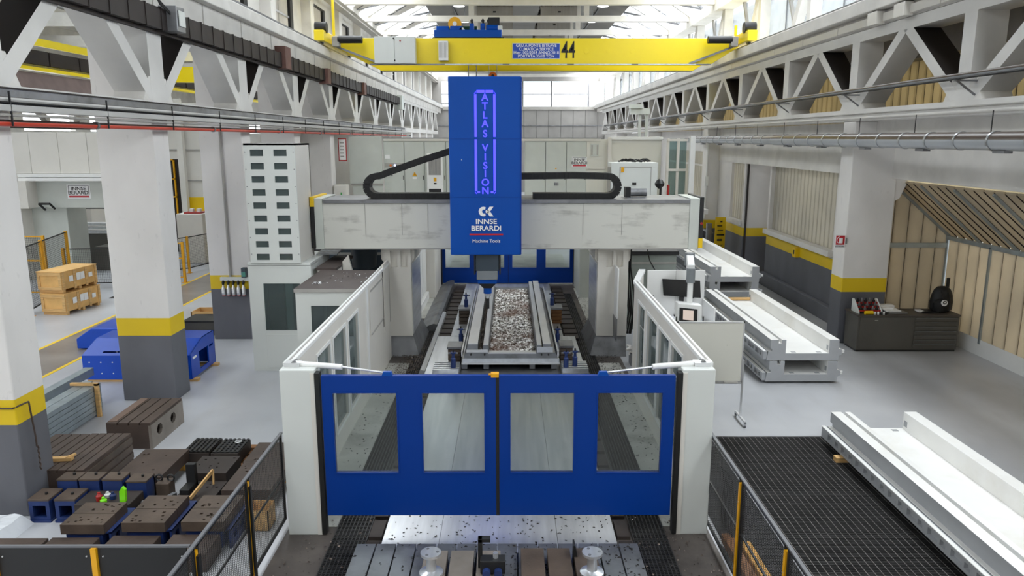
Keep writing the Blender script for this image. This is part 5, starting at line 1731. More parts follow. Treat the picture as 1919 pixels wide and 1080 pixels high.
plate('dark square iron plate with tapped holes lying on the timber planks', -4.83, -4.24, 10.46, 11.08, .12, .3, m_iront, 9, 2)
plate('brown iron plate close to the mesh fence with drilled holes', -4.1, -3.4, 9.9, 10.9, .1, .3, None, 8, 3)
plate('flat brown iron plate lying next to the fence behind the drilled plate', -4.22, -3.5, 11.1, 11.9, .05, .18, None, 5, 4, False)
plate('narrow brown iron plate below the dark square plate', -4.75, -4.2, 9.75, 10.4, .05, .2, m_iront, 5, 5)
for x0, y0, lab in ((-5.28, 11.33, 'dark square grid plate lying flat beside the hollow block'), (-4.8, 11.3, 'dark square grid plate with a shiny ring on it')):
    t = thing('grid_plate', lab, 'grid plate', (x0 + .22, y0 + .3, 0))
    bx('base', m_iront, t, x0, x0 + .44, y0, y0 + .6, .05, .24, bev=.006)
    for i in range(6):
        bx('rib', m_black, t, x0 + .02 + .074 * i, x0 + .06 + .074 * i, y0 + .02, y0 + .58, .24, .26)
    for j in range(7):
        bx('rib', m_black, t, x0 + .02, x0 + .44, y0 + .02 + .082 * j, y0 + .05 + .082 * j, .24, .257)
    if 'ring' in lab:
        m = MB()
        for a in range(12):
            p = [(x0 + .3 + .05 * math.cos(R(b)), y0 + .42 + .05 * math.sin(R(b)), .275) for b in (30 * a, 30 * a + 30)]
            m.cyl(p[0], p[1], .01, 6)
        m.build('lifting_ring', m_alu, t)
for k in range(4):
    t = thing('timber_plank', 'rough timber plank lying on the floor under the iron plates', 'plank', (-4.3, 11.9 - .2 * k, 0), 'planks under the iron plates')
    bx('plank', m_woodd, t, -5.35 + .1 * k, -3.45, 11.98 - .25 * k, 12.12 - .25 * k, .0, .05)
t = thing('thin_lath', 'thin pale wooden lath leaning between the iron plates', 'lath', (-4.5, 9.8, .1))
MB().bar((-4.5, 9.8, .23), (-4.36, 10.3, .42), .025, .05).build('lath', m_wood, t)
MB().bar((-4.36, 10.3, .42), (-4.35, 10.26, .22), .025, .04).build('lath_end', m_wood, t)
t = thing('shackle_block', 'rusty lifting block with two shackles beside the wide brown plate', 'lifting block', (-5.0, 10.0, 0))
bx('block', m_ironl, t, -5.12, -4.92, 10.08, 10.28, 0, .32, bev=.02)
for dx in (0, .17):
    m = MB()
    for a in range(8):
        p = [(-5.1 + dx + .05 * math.cos(R(b)), 10.18, .36 + .05 * math.sin(R(b))) for b in (45 * a, 45 * a + 45)]
        m.cyl(p[0], p[1], .014, 6)
    m.build('shackle', m_black, t)
t = thing('angle_plate', 'black upright angle plate among the iron plates', 'angle plate', (-4.65, 10.2, .2))
bx('upright', m_black, t, -4.72, -4.58, 10.2, 10.28, .2, .56, bev=.01)
bx('foot', m_black, t, -4.72, -4.58, 9.95, 10.28, .2, .28, bev=.01)
t = thing('steel_angle', 'pale steel angle profile lying in front of the wide brown plate', 'steel profile', (-5.1, 9.7, .1))
MB().bar((-5.15, 9.72, .2), (-4.9, 9.75, .2), .06, .05).bar((-4.9, 9.75, .2), (-4.8, 10.0, .2), .06, .05).build('profile', m_steeld, t)
bx('packing', m_iront, t, -5.15, -4.82, 9.7, 9.9, 0, .18)

def blue_box(label, x0, y0, h, w=.28, d=.34, open_front=True, group=None):
    t = thing('fixture_box', label, 'fixture box', (x0 + w / 2, y0 + d / 2, 0), group)
    if open_front:
        MB().panel(x0, x0 + w, .02, h - .03, y0, y0 + .05, [(x0 + .05, x0 + w - .05, .07, h - .1)], 'y').build('front_frame', m_binblue, t)
    else:
        bx('front_face', m_binblue, t, x0, x0 + w, y0, y0 + .05, .02, h - .03)
    bx('side', m_binblue, t, x0, x0 + .03, y0 + .05, y0 + d, .02, h - .03)
    bx('side', m_binblue, t, x0 + w - .03, x0 + w, y0 + .05, y0 + d, .02, h - .03)
    bx('back', m_binblue, t, x0, x0 + w, y0 + d - .03, y0 + d, .02, h - .03)
    bx('machined_top', m_ironl, t, x0 - .005, x0 + w + .005, y0 - .005, y0 + d, h - .03, h, bev=.004)
    MB().cyl((x0 + w * .6, y0 + .15, h), (x0 + w * .6, y0 + .15, h + .03), .02, 8).build('stud', m_ink, t)
    bx('base_rail', m_binblue, t, x0 - .01, x0 + w + .01, y0 - .02, y0 + d, 0, .03)
    return t
blue_box('open-fronted blue fixture box standing against the banded column with the chain', -6.62, 9.56, .34)
blue_box('open-fronted blue fixture box next to the one against the banded column', -6.26, 9.56, .34)
for k, x in enumerate((-6.44, -6.13, -5.8)):
    blue_box('closed blue fixture box with a machined top, ' + ('first of three from the banded column', 'middle one of three before the slotted blocks', 'last of three beside the small grey-sided box')[k], x, 9.95, .45, d=.24, open_front=False)
blue_box('small blue fixture box with a grey side beside the wide brown plate', -5.46, 9.95, .42, .28, .26, False)
t = thing('tool_tray', 'cluttered tray with coloured bottles and small parts among the blue boxes', 'tray', (-5.6, 9.55, 0))
bx('tray', m_iront, t, -5.95, -5.2, 9.48, 9.9, 0, .3, bev=.01)
for x, y, m, h in ((-5.66, 9.6, m_redp, .1), (-5.56, 9.52, m_green, .07), (-5.5, 9.65, m_binblue, .08), (-5.6, 9.7, m_encl, .06)):
    MB().lathe((x, y, .3), [(.04, 0), (.045, h * .7), (.02, h), (.02, h + .02)], 12).build('bottle', m, t, smooth=True)
MB().prism([(-5.36, .3), (-5.28, .3), (-5.27, .48), (-5.31, .52), (-5.35, .46)], 'y', 9.55, 9.6).build('lime_scoop', m_green, t)
bx('paper', m_paper, t, -5.42, -5.25, 9.42, 9.5, .3, .31)

def fixture(label, x0, x1, y0, y1, z, seed, group=None):
    t = thing('drilled_fixture', label, 'fixture', ((x0 + x1) / 2, (y0 + y1) / 2, 0), group)
    ym = (y0 + y1) / 2
    rnd = random.Random(seed)
    for a, b in ((y0, ym - .005), (ym + .005, y1)):
        MB().panel(x0, x1, a, b, z - .13, z, drill(rnd, 9, x0, x1, a, b), 'z').build('drilled_slab', m_ironl, t)
    bx('blue_frame', m_binblue, t, x0 + .03, x1 - .06, y0 + .05, y1 + .1, 0, z - .13, bev=.01)
    hs = [(y0 + .15 + (y1 - y0) * k / 3, y0 + .25 + (y1 - y0) * k / 3, .1, .2) for k in range(3)]
    MB().panel(y0 + .05, y1 + .1, 0, z - .13, x1 + .03, x1 + .06, hs, 'x').build('frame_web', m_binblue, t)
    bx('frame_top', m_binblue, t, x1 - .06, x1 + .06, y0 + .05, y1 + .1, z - .15, z - .131)
    bx('front_plate', m_iron, t, x0 - .1, x1 - .05, y0 - .5, y0 - .02, 0, z - .16, bev=.008)
    return t
fixture('brown drilled fixture on a blue frame beside the film-wrapped load', -5.7, -5.15, 8.75, 9.35, .4, 31)
fixture('brown drilled fixture on a blue frame between two others', -4.95, -4.4, 8.8, 9.55, .4, 32)
fixture('brown drilled fixture on a blue frame next to the mesh fence', -4.2, -3.65, 8.82, 9.55, .4, 33)
t = thing('iron_slab', 'broad low iron slab lying before the blue-framed fixtures', 'iron slab', (-6.0, 8.5, 0))
bx('slab', m_iron, t, -6.6, -5.84, 8.1, 8.72, 0, .24, bev=.01)
t = thing('cardboard_box', 'open brown cardboard box behind the mesh fence', 'box', (-3.4, 9.2, 0))
MB().panel(-3.55, -3.25, 0, .3, 9.3, 9.31, [], 'y').panel(-3.55, -3.25, 0, .3, 9.6, 9.61, [], 'y').panel(9.3, 9.61, 0, .3, -3.55, -3.54, [], 'x').panel(9.3, 9.61, 0, .3, -3.26, -3.25, [], 'x').box(-3.55, -3.25, 9.3, 9.61, 0, .01).build('carton', m_wood, t)
t = thing('wrapped_pallet', 'load wrapped in clear white film at the foot of the column with the chain', 'wrapped load', (-7, 9.2, 0))
rnd = random.Random(4)
m = MB()
nx, ny = 10, 8
vs = []
for j in range(ny + 1):
    for i in range(nx + 1):
        e = min(i, nx - i, j, ny - j)
        vs.append((-7.5 + .95 * i / nx, 8.75 + .78 * j / ny, (0 if e == 0 else .16 + .05 * rnd.random())))
m.add(vs, [(j * (nx + 1) + i, j * (nx + 1) + i + 1, (j + 1) * (nx + 1) + i + 1, (j + 1) * (nx + 1) + i) for j in range(ny) for i in range(nx)])
m.build('film', M('plastic_film', '#dfe2e6', .18, var=.1, bmp=.5), t)
bx('load', m_wood, t, -7.42, -6.65, 8.83, 9.46, 0, .12)

# galvanised profiles bundled with timber
t = thing('profile_bundle', 'stack of long galvanised profiles strapped with timber before the large blue cover', 'profiles', (-8.2, 13.2, 0))
for r in range(6):
    for c in range(2):
        x0 = -8.25 + .2 * c
        z0 = .04 + .095 * r
        bx('profile', m_galv, t, x0, x0 + .19, 10.6, 13.8 + (.0 if c else .1), z0, z0 + .088, bev=.006)
for y in (11.2, 13.55):
    bx('strap_timber', m_wood, t, -7.85, -7.78, y, y + .06, 0, .66)
    bx('strap_timber', m_wood, t, -8.3, -7.78, y, y + .06, .62, .67)
bx('profile', m_galv, t, -8.6, -8.42, 11, 14.6, .5, .66, bev=.006)
bx('profile_rest', m_woodd, t, -8.6, -8.42, 11.4, 11.5, 0, .5)
bx('profile_rest', m_woodd, t, -8.6, -8.42, 13.9, 14.0, 0, .5)

# blue sheet-metal covers
t = thing('sheet_cover', 'large blue sheet-metal cover with a window cut-out on wooden skids', 'cover', (-8, 16.4, 0))
Z0, Z1 = .06, .6
MB().prism([(-9.25, Z0), (-6.93, Z0), (-6.93, Z1), (-9.25, Z1)], 'y', 15.64, 15.67).build('front_sheet', m_bcover, t)
zs = lambda y: Z1 + (y - 15.64) * (.82 - Z1) / .66
tp_ = MB()
for xa, xb, ya, yb in ((-9.25, -6.91, 15.64, 15.74), (-9.25, -8.85, 15.74, 15.80), (-8.4, -6.91, 15.74, 15.80), (-9.25, -6.91, 15.80, 16.3)):   # a handle slot is left open
    tp_.add([(xa, ya, zs(ya)), (xb, ya, zs(ya)), (xb, yb, zs(yb)), (xa, yb, zs(yb))], [(0, 1, 2, 3)])
tp_.add([(-9.25, 16.3, .82), (-6.91, 16.3, .82), (-6.91, 17.0, .82), (-9.25, 17.0, .82)], [(0, 1, 2, 3)])
tp_.build('top_sheet', m_bcover, t)
sm = MB()
sm.panel(15.67, 17.0, Z0, Z1, -6.94, -6.91, [(16.1, 16.62, .16, .56), (16.68, 16.9, .5, .55)], 'x')
sm.build('side_sheet', m_bcover, t)
MB().prism([(15.64, Z1), (17.0, Z1), (17.0, .82), (16.3, .82)], 'x', -6.94, -6.91).build('side_sheet', m_bcover, t)
bx('side_sheet', m_bcover, t, -9.25, -9.22, 15.67, 17.0, Z0, Z1)
bx('back_sheet', m_bcover, t, -9.2, -6.91, 16.98, 17.0, Z0, .82)
bx('white_label', m_signw, t, -6.908, -6.9, 15.75, 15.95, .48, .53)
for k in range(4):
    for z in (.2, .45):
        MB().cyl((-9.1 + .25 * k, 15.635, z), (-9.1 + .25 * k, 15.64, z), .015, 8).build('rivet', m_alu, t)
for y in (15.68, 16.8):
    bx('skid', m_wood, t, -9.2, -6.8, y, y + .14, 0, .06)
t = thing('sheet_cover', 'smaller blue sheet-metal cover behind the large one', 'cover', (-10, 18.9, 0))
MB().prism([(-10.85, .03), (-8.9, .03), (-8.9, .55), (-10.45, .55), (-10.85, .28)], 'y', 18.2, 19.3).build('shell', m_bcover, t, .02)
t = thing('timber_offcut', 'small timber offcut lying on the large blue cover', 'offcut', (-8.1, 16.5, .82))
bx('offcut', m_woodd, t, -8.25, -7.95, 16.35, 16.6, .82, .85)
t = thing('step_box', 'dark grey step box with a ribbed top beside the small crate', 'step', (-8.2, 19.9, 0))
bx('body', m_tool, t, -8.75, -7.82, 19.6, 20.4, 0, .36, bev=.01)
bx('tread', m_black, t, -8.78, -7.82, 19.58, 20.4, .36, .4)
t = thing('small_crate', 'small open wooden crate behind the dark step box', 'crate', (-8.9, 21.3, 0))
MB().panel(-9.15, -8.4, 0, .32, 21.0, 21.03, [], 'y').panel(-9.15, -8.4, 0, .32, 21.6, 21.63, [], 'y').panel(21.0, 21.63, 0, .32, -9.15, -9.12, [], 'x').panel(21.0, 21.63, 0, .32, -8.43, -8.4, [], 'x').box(-9.15, -8.4, 21, 21.63, 0, .02).build('boards', m_wood, t)
can = None
for k in range(5):
    x = -7.42 + .13 * k
    if can is None:
        can = thing('canister', 'small silver and black canister hung on the banded column', 'canister', (x, 19.1, 1.2), 'canisters hung in a row on a column')
        MB().lathe((x, 19.1, 1.2), [(.035, 0), (.05, .02), (.05, .2), (.025, .25), (.025, .29)], 14).build('body', m_alu, can, smooth=True)
        MB().lathe((x, 19.1, 1.49), [(.03, 0), (.035, .06), (.02, .1)], 12).build('cap', m_black, can, smooth=True)
        MB().lathe((x, 19.1, 1.19), [(.04, 0), (.045, .02)], 12).build('red_foot', m_redp, can)
        bx('label', m_signw, can, x - .03, x + .03, 19.045, 19.052, 1.27, 1.37)
        bx('hook', m_steeld, can, x - .01, x + .01, 19.1, 19.2, 1.52, 1.6)
    else:
        c = copy_tree(can)
        c.location = (x, 19.1, 1.2)
t = thing('thermos', 'small green and black device on the rail above the canisters', 'device', (-6.85, 19.1, 1.68))
bx('case', m_skin, t, -6.92, -6.8, 19.05, 19.2, 1.68, 1.93, bev=.01)
bx('face', M('device_teal', '#4f8f80', .4), t, -6.91, -6.81, 19.04, 19.05, 1.71, 1.83)

# ================================================================== RIGHT SIDE: GRATING, WHITE FRAMES, TOOL CABINET
t = thing('floor_grating', 'wide dark steel grating floor under the long cast frame', 'grating', (5, 9, 0))
src = None
for k in range(7):
    y0 = 12.47 - 1.1 * (k + 1)
    if src is None:
        g = MB()
        n = int(1.08 / .034)
        for j in range(n + 1):
            y = y0 + 1.08 * j / n
            g.box(3.56, 7.1, y - .004, y + .004, .004, .034)
        src = g.build('grating_panel', m_grat, t)
        src['kind'] = 'stuff'
        g = MB()
        for i in range(38):
            x = 3.56 + 3.54 * i / 37
            g.box(x - .0025, x + .0025, y0, y0 + 1.09, .03, .036)
        s2 = g.build('bearing_bars', m_gratl, t)
        s2['kind'] = 'stuff'
    else:
        inst(src, t, woff(t) + Vector((0, -1.1 * k, 0)))
        inst(s2, t, woff(t) + Vector((0, -1.1 * k, 0)))
g = MB()
for j in range(220):
    y = 4.6 + .034 * j
    g.box(2.8, 3.54, y - .005, y + .005, .004, .03)
o = g.build('edge_grating', m_grat, t)
o['kind'] = 'stuff'
bx('edge_angle', m_steeld, t, 3.52, 3.56, 4.6, 12.48, 0, .045)
bx('edge_angle', m_steeld, t, 2.75, 7.1, 12.46, 12.5, 0, .04)
for k, (x0, y0, lab) in enumerate(((2.82, 8.95, 'weathered timber beam lying by the mesh fence and the grating'), (3.0, 8.75, 'yellow timber beam lying beside the weathered one by the grating'))):
    b = thing('timber_beam', lab, 'timber', (x0, y0 - 1.5, 0))
    MB().bar((x0, y0, .10), (x0 + .06, y0 - 3.5, .10), .13, .12).build('beam', m_woodd if k == 0 else m_woody, b, .006)
t = thing('cable_coil', 'black cable loops hanging on the mesh fence by the door post', 'cable', (2.8, 9.2, 0))
m = MB()
for k in range(4):
    pts = [(2.74 + .02 * k, 9.15, 1.0)]
    for a in range(9):
        pts.append((2.78 + .03 * k + .05 * math.sin(R(a * 40)), 9.15 - .1 * a * .35 - .05 * k, 1.0 - .75 * math.sin(R(a * 22.5)) - .04 * k))
    m.tube(pts, .011, 6)
m.build('loops', m_rubber, t)

FP = [(.05, 0), (1.6, 0), (1.6, .1), (1.66, .14), (1.66, .24), (1.59, .26), (1.59, .46), (1.38, .46), (1.38, .16), (.45, .16), (.45, .46), (.36, .46), (.36, .38), (.29, .38), (.29, .46), (.12, .46), (.12, .28), (.16, .25), (.16, .2), (.08, .2)]
def cast_frame(label, x0, y0, L, z0, mirror=False, group=None):
    """long machined cast frame: grey iron with white coated upper faces and a slotted side flange"""
    t = thing('cast_frame', label, 'machine frame', (x0 + .83, y0 + L / 2, z0), group)
    m = MB().prism([(x0 + a, z0 + b) for a, b in FP], 'y', y0, y0 + L)
    o = m.build('frame_body', [m_frameg, m_whiteb], t)
    for p in o.data.polygons:
        c = p.center
        lx = c.x + woff(t).x - x0
        if (p.normal.z > .5 and c.z > .12) or (abs(p.normal.x) > .5 and .3 < lx < 1.5 and c.z > .1):
            p.material_index = 1
    n = int((L - .2) / .5)
    holes = []
    for k in range(n):
        a = y0 + .15 + k * (L - .3) / n
        holes.append((a, a + .12, z0 + .07, z0 + .15))
        holes.append((a + .17, a + .4, z0 + .06, z0 + .16))
    MB().panel(y0 + .01, y0 + L - .01, z0 + .02, z0 + .2, x0 - .02, x0 + .03, holes, 'x').build('slotted_flange', m_frameg, t)
    bx('flange_web', m_frameg, t, x0 + .03, x0 + .06, y0 + .02, y0 + L - .02, z0 + .02, z0 + .2)
    bx('flange_edge', m_whiteb, t, x0 - .025, x0 + .035, y0, y0 + L, z0 + .2, z0 + .21)
    for k in range(2):
        bx('end_hook', m_white, t, x0 + 1.62, x0 + 1.72, y0 + .02, y0 + .06, z0 + .2 - .04 * k, z0 + .23 - .04 * k)
    for x in (.6, 1.15):
        bx('floor_slot', m_frameg, t, x0 + x, x0 + x + .1, y0 + .06, y0 + .14, z0 + .16, z0 + .163)
        bx('floor_slot', m_frameg, t, x0 + x, x0 + x + .1, y0 + L - .14, y0 + L - .06, z0 + .16, z0 + .163)
    bx('rail_socket', m_frameg, t, x0 + 1.374, x0 + 1.381, y0 + L - .14, y0 + L - .04, z0 + .22, z0 + .32)
    bx('rail_socket', m_frameg, t, x0 + 1.374, x0 + 1.381, y0 + .05, y0 + .13, z0 + .22, z0 + .32)
    return t
cast_frame('long white-topped cast frame lying on the dark grating', 5.42, 4.2, 8.05, .12)
cast_frame('upper white-topped cast frame of the stack by the whiteboard', 5.47, 15.5, 5.5, .52)
cast_frame('lower cast frame of the stack by the whiteboard', 5.47, 15.5, 5.5, .05)
cast_frame('uppermost white-topped cast frame of the stack by the painted wall', 5.85, 22.0, 6.6, 1.0)
cast_frame('middle cast frame of the stack by the painted wall', 5.85, 22.0, 6.6, .54)
cast_frame('lowest cast frame of the stack by the painted wall', 5.85, 22.0, 6.6, .08)
t = thing('wood_bearer', 'short squared timber block under the cast frame on the grating', 'timber', (5.4, 11.45, 0))
bx('block', m_wood, t, 5.3, 6.2, 11.38, 11.5, .03, .12, bev=.006)
t = thing('wood_bearer', 'long timber block under the cast frame on the grating', 'timber', (6, 6, 0))
bx('block', m_wood, t, 5.4, 7.0, 6.0, 6.12, .03, .12, bev=.006)
for y in (15.7, 20.7):
    t = thing('skid_timber', 'dark timber skid under the stack by the whiteboard', 'skid', (6.3, y, 0), 'skids under the whiteboard stack')
    bx('skid', m_bus, t, 5.5, 7.1, y, y + .15, 0, .05)
for y in (22.3, 28.2):
    t = thing('skid_timber', 'dark timber skid under the stack by the painted wall', 'skid', (6.6, y, 0), 'skids under the stack by the wall')
    bx('skid', m_bus, t, 5.9, 7.45, y, y + .15, 0, .08)
t = thing('round_pole', 'raw wooden pole lying across the stacked frame by the whiteboard', 'pole', (6.6, 20.9, .7))
MB().cyl((6.1, 20.85, .73), (6.83, 20.85, .73), .045, 10).build('pole', m_wood, t, smooth=True)
t = thing('guide_rail', 'dark steel guide rail beside the stack by the painted wall', 'rail', (5.6, 24, 0))
MB().bar((5.6, 21.9, 1.3), (5.55, 28.5, 1.3), .1, .18).build('rail', m_framed, t)
for y in (22.2, 28):
    bx('rail_stand', m_steeld, t, 5.52, 5.64, y, y + .1, 0, 1.22)

# tool cabinet with things on it
t = thing('tool_cabinet', 'low dark grey tool cabinet with a door and six drawers beside the column', 'cabinet', (9.8, 18.2, 0))
bx('body', m_tool, t, 8.6, 11.1, 17.97, 18.66, .05, .9)
bx('base', m_black, t, 8.62, 11.08, 17.99, 18.64, 0, .05)
bx('top', m_toolt, t, 8.57, 11.12, 17.94, 18.68, .9, .94, bev=.005)
bx('cabinet_door', m_tool, t, 8.64, 9.95, 17.95, 17.975, .08, .88, bev=.005)
for k in range(7):
    d = bx('drawer', m_tool, t, 10.0, 11.06, 17.95, 17.975, .1 + .112 * k, .2 + .112 * k, bev=.004)
    bx('drawer_handle', m_steeld, d, 10.02, 11.04, 17.935, 17.95, .183 + .112 * k, .194 + .112 * k)
bx('door_handle', m_concg, t, 9.0, 9.08, 17.94, 17.95, .8, .815)
t = thing('backpack', 'black backpack with a round white emblem on the tool cabinet', 'backpack', (10.85, 18.4, .94))
m = MB()
m.lathe((0, 0, 0), [(.2, 0), (.27, .06), (.28, .25), (.25, .42), (.2, .55), (.13, .62), (.05, .64)], 18)
o = m.build('bag', m_bag, t, local=True, smooth=True)
o.scale = (1.0, .7, 1.0)
m = MB()
m.lathe((0, 0, 0), [(.16, 0), (.2, .05), (.2, .22), (.13, .3), (.04, .32)], 16)
o = m.build('pocket', m_bag, t, local=True, smooth=True)
o.location = (-.08, -.14, .02)
o.scale = (1, .6, 1)
MB().cyl((10.78, 18.125, 1.2), (10.78, 18.155, 1.2), .075, 18).build('emblem_disc', m_signw, t)
MB().cyl((10.78, 18.115, 1.215), (10.78, 18.126, 1.215), .045, 16).build('emblem_ring', m_ink, t)
MB().cyl((10.78, 18.11, 1.22), (10.78, 18.117, 1.22), .02, 12).build('emblem_core', m_signw, t)
bx('handle', m_bag, t, 10.95, 11.03, 18.42, 18.46, 1.5, 1.78, bev=.01)
for x in (10.75, 10.92):
    MB().tube([(x, 18.3, 1.5), (x, 18.16, 1.3), (x, 18.14, 1.0)], .015, 6).build('strap', m_bag, t)
t = thing('laptop_case', 'flat dark laptop case lying beside the backpack', 'case', (10.4, 18.3, .94))
MB().prism([(10.25, .94), (10.7, .94), (10.7, .965), (10.3, .98)], 'y', 18.15, 18.45).build('case', m_bag, t)
bx('papers', m_paper, t, 10.2, 10.34, 18.2, 18.4, .955, .985)
t = thing('bit_rack', 'sloping red and grey tool bit rack full of cutters on the cabinet', 'tool rack', (8.9, 18.3, .94))
MB().prism([(18.1, .94), (18.5, .94), (18.5, 1.25), (18.42, 1.25), (18.12, 1.0)], 'x', 9.22, 9.25).build('side', m_encl, t)
MB().prism([(18.1, .94), (18.5, .94), (18.5, 1.25), (18.42, 1.25), (18.12, 1.0)], 'x', 8.65, 8.68).build('side', m_encl, t)
for k in range(3):
    bx('shelf', m_redp, t, 8.68, 9.22, 18.14 + .1 * k, 18.25 + .1 * k, .98 + .08 * k, 1.02 + .08 * k)
    for j in range(5):
        x = 8.74 + .1 * j
        MB().lathe((x, 18.19 + .1 * k, 1.02 + .08 * k), [(.035, 0), (.04, .04), (.02, .05), (.018, .1)], 10).build('tool_bit', m_steeld if (j + k) % 2 else m_black, t)
t = thing('spray_can', 'short yellow can at the front edge of the tool cabinet', 'can', (8.9, 18.02, .94))
MB().cyl((8.78, 18.04, .98), (8.98, 18.04, .98), .045, 14).build('can', m_yelb, t, smooth=True)
t = thing('small_parts', 'row of small white and black bottles on the tool cabinet edge', 'bottles', (9.15, 18.02, .94))
for k, (x, m) in enumerate(((9.02, m_white), (9.1, m_white), (9.18, m_ink), (9.24, m_white), (9.3, m_ink))):
    MB().lathe((x, 18.02, .94), [(.025, 0), (.028, .05), (.012, .07)], 10).build('bottle', m, t, smooth=True)
t = thing('binder_pile', 'pile of white papers and grey binders on the tool cabinet', 'papers', (9.5, 18.3, .94))
MB().box(9.4, 9.85, 18.05, 18.35, .94, .98).build('binder', m_steeld, t, .004)
MB().box(9.36, 9.72, 18.12, 18.42, .98, 1.01).build('papers', m_paper, t)
bx('papers', m_paper, t, 9.32, 9.62, 18.3, 18.55, 1.01, 1.05)
bx('box', m_white, t, 9.3, 9.7, 18.42, 18.62, .94, 1.08, bev=.005)
bx('wood_strip', m_wood, t, 9.22, 9.32, 18.3, 18.5, .94, .98)
t = thing('extinguisher_sign', 'red and white fire extinguisher sign on the column beside the tool cabinet', 'sign', (8.3, 18.6, 2.5))
bx('plate', m_signw, t, 8.19, 8.45, 18.72, 18.74, 2.5, 2.83)
bx('red_field', m_signr, t, 8.21, 8.43, 18.714, 18.72, 2.58, 2.81)
MB().cyl((8.33, 18.71, 2.62), (8.33, 18.71, 2.75), .045, 10).build('extinguisher_mark', m_signw, t)
m = MB()
for k in range(8):
    a, b = R(90 + 22 * k), R(112 + 22 * k)
    m.bar((8.3 + .07 * math.cos(a), 18.71, 2.7 + .085 * math.sin(a)), (8.3 + .07 * math.cos(b), 18.71, 2.7 + .085 * math.sin(b)), .01, .014, (0, 1, 0))
m.build('hose_mark', m_signw, t)
text('sign_lettering', 'ESTINTORE', .045, (8.32, 18.714, 2.54), FRONT, m_ink, t)
bx('sign_bracket', m_steeld, t, 8.44, 8.5, 18.73, 18.8, 2.6, 2.75)
t = thing('fire_extinguisher', 'red fire extinguisher hung on the painted wall behind the sign column', 'extinguisher', (8.75, 20.2, 0))
MB().lathe((8.82, 20.0, .45), [(.07, 0), (.08, .03), (.08, .5), (.03, .58), (.03, .64)], 16).build('cylinder', m_redp, t, smooth=True)
bx('valve', m_ink, t, 8.79, 8.85, 19.97, 20.03, 1.08, 1.16)
bx('wall_bracket', m_steeld, t, 8.78, 9.12, 19.97, 20.03, .4, .46)
t = thing('call_box', 'small yellow box mounted on the yellow band of the painted wall', 'box', (9.05, 24, 1.6))
bx('case', m_yelb, t, 9.16, 9.3, 23.8, 24.05, 1.45, 1.75, bev=.01)
bx('lock', m_ink, t, 9.15, 9.16, 23.88, 23.96, 1.55, 1.68)
t = thing('tool_board', 'yellow perforated tool board with hanging tools by the painted wall', 'tool board', (8.7, 30.8, 0))
bx('board', m_yelb, t, 8.42, 8.85, 30.6, 30.64, .75, 2.05, bev=.01)
for x in (8.44, 8.78):
    bx('leg', m_yelb, t, x, x + .05, 30.6, 30.66, 0, .8)
for k, (x, z, w, h) in enumerate(((8.62, 1.85, .08, .05), (8.5, 1.68, .2, .04), (8.52, 1.5, .22, .03), (8.5, 1.3, .3, .05), (8.52, 1.08, .2, .07))):
    bx('hung_tool', m_ink, t, x, x + w, 30.57, 30.6, z, z + h)
for k in range(4):
    bx('peg', m_ink, t, 8.5 + .07 * k, 8.53 + .07 * k, 30.57, 30.6, .86, .92)
t = thing('wall_cabinet', 'small grey switch box hung beside the yellow tool board', 'switch box', (8.3, 31.2, 1))
bx('case', m_steeld, t, 8.2, 8.4, 31.0, 31.2, 1.0, 1.75, bev=.01)
bx('bracket', m_steeld, t, 8.38, 8.5, 31.1, 32.9, 1.3, 1.36)
t = thing('wall_conduit', 'white conduit running down the column by the yellow tool board', 'conduit', (8.4, 32.7, 1.4))
MB().cyl((8.5, 32.68, 1.8), (8.5, 32.68, 5.4), .04, 8).build('pipe', m_white, t)
bx('switch', m_white, t, 8.42, 8.58, 32.6, 32.7, 3.2, 3.6, bev=.01)

# ================================================================== NEIGHBOURING HALL ON THE LEFT
nw = struct('wall_far_left')
MB().panel(5, 62, 0, 12, -24.3, -24, [(8 + 6 * k, 12.5 + 6 * k, 5.6, 7.4) for k in range(8)], 'x').build('nave_wall', m_conc, nw)
MB().panel(-24, -8, 0, 12, 60, 60.3, [(-22, -9, 5.6, 7.0)], 'y').build('nave_end', m_conc, nw)
bx('yellow_dado', m_yelb, nw, -24, -8, 59.9, 60, 1.3, 1.9)
bx('nave_wall_near', m_conc, nw, -24, -8, -8, -7.7, 0, 12)
nc = struct('ceiling_far_left')
for k in range(9):
    bx('roof_truss', m_conc, nc, -24, -8, 4 + 6.5 * k, 4.25 + 6.5 * k, 9.4, 9.9)
bx('roof_plate', m_conc, nc, -24, -20.5, 4, 60, 11.0, 11.1)
bx('roof_plate', m_conc, nc, -13.5, -8, 4, 60, 11.0, 11.1)
bx('roof_glass', m_sky, nc, -20.5, -13.5, 4, 60, 11.0, 11.05)
for k in range(8):
    bx('window_blind', m_white, nw, -23.98, -23.95, 8 + 6 * k, 12.5 + 6 * k, 7.0, 7.1)
# the white panelled partition wall with yellow dado seen past the second column
t = thing('partition_bay', 'cream panelled wall with a yellow band seen in the neighbouring hall', 'partition', (-17, 40, 0))
for k in range(5):
    bx('wall_panel', m_enclw, t, -19.4 + 1.15 * k, -18.27 + 1.15 * k, 40, 40.1, 0, 7, bev=.01)
    bx('yellow_band', m_yelb, t, -19.4 + 1.15 * k, -18.27 + 1.15 * k, 39.98, 40, 1.2, 2.15)
bx('steel_post', m_enclw, t, -17.2, -16.9, 39.5, 39.8, 0, 7.2)
for z in (3.0, 4.6, 6.1):
    bx('panel_rail', m_concg, t, -19.4, -13.7, 39.95, 40.0, z, z + .06)

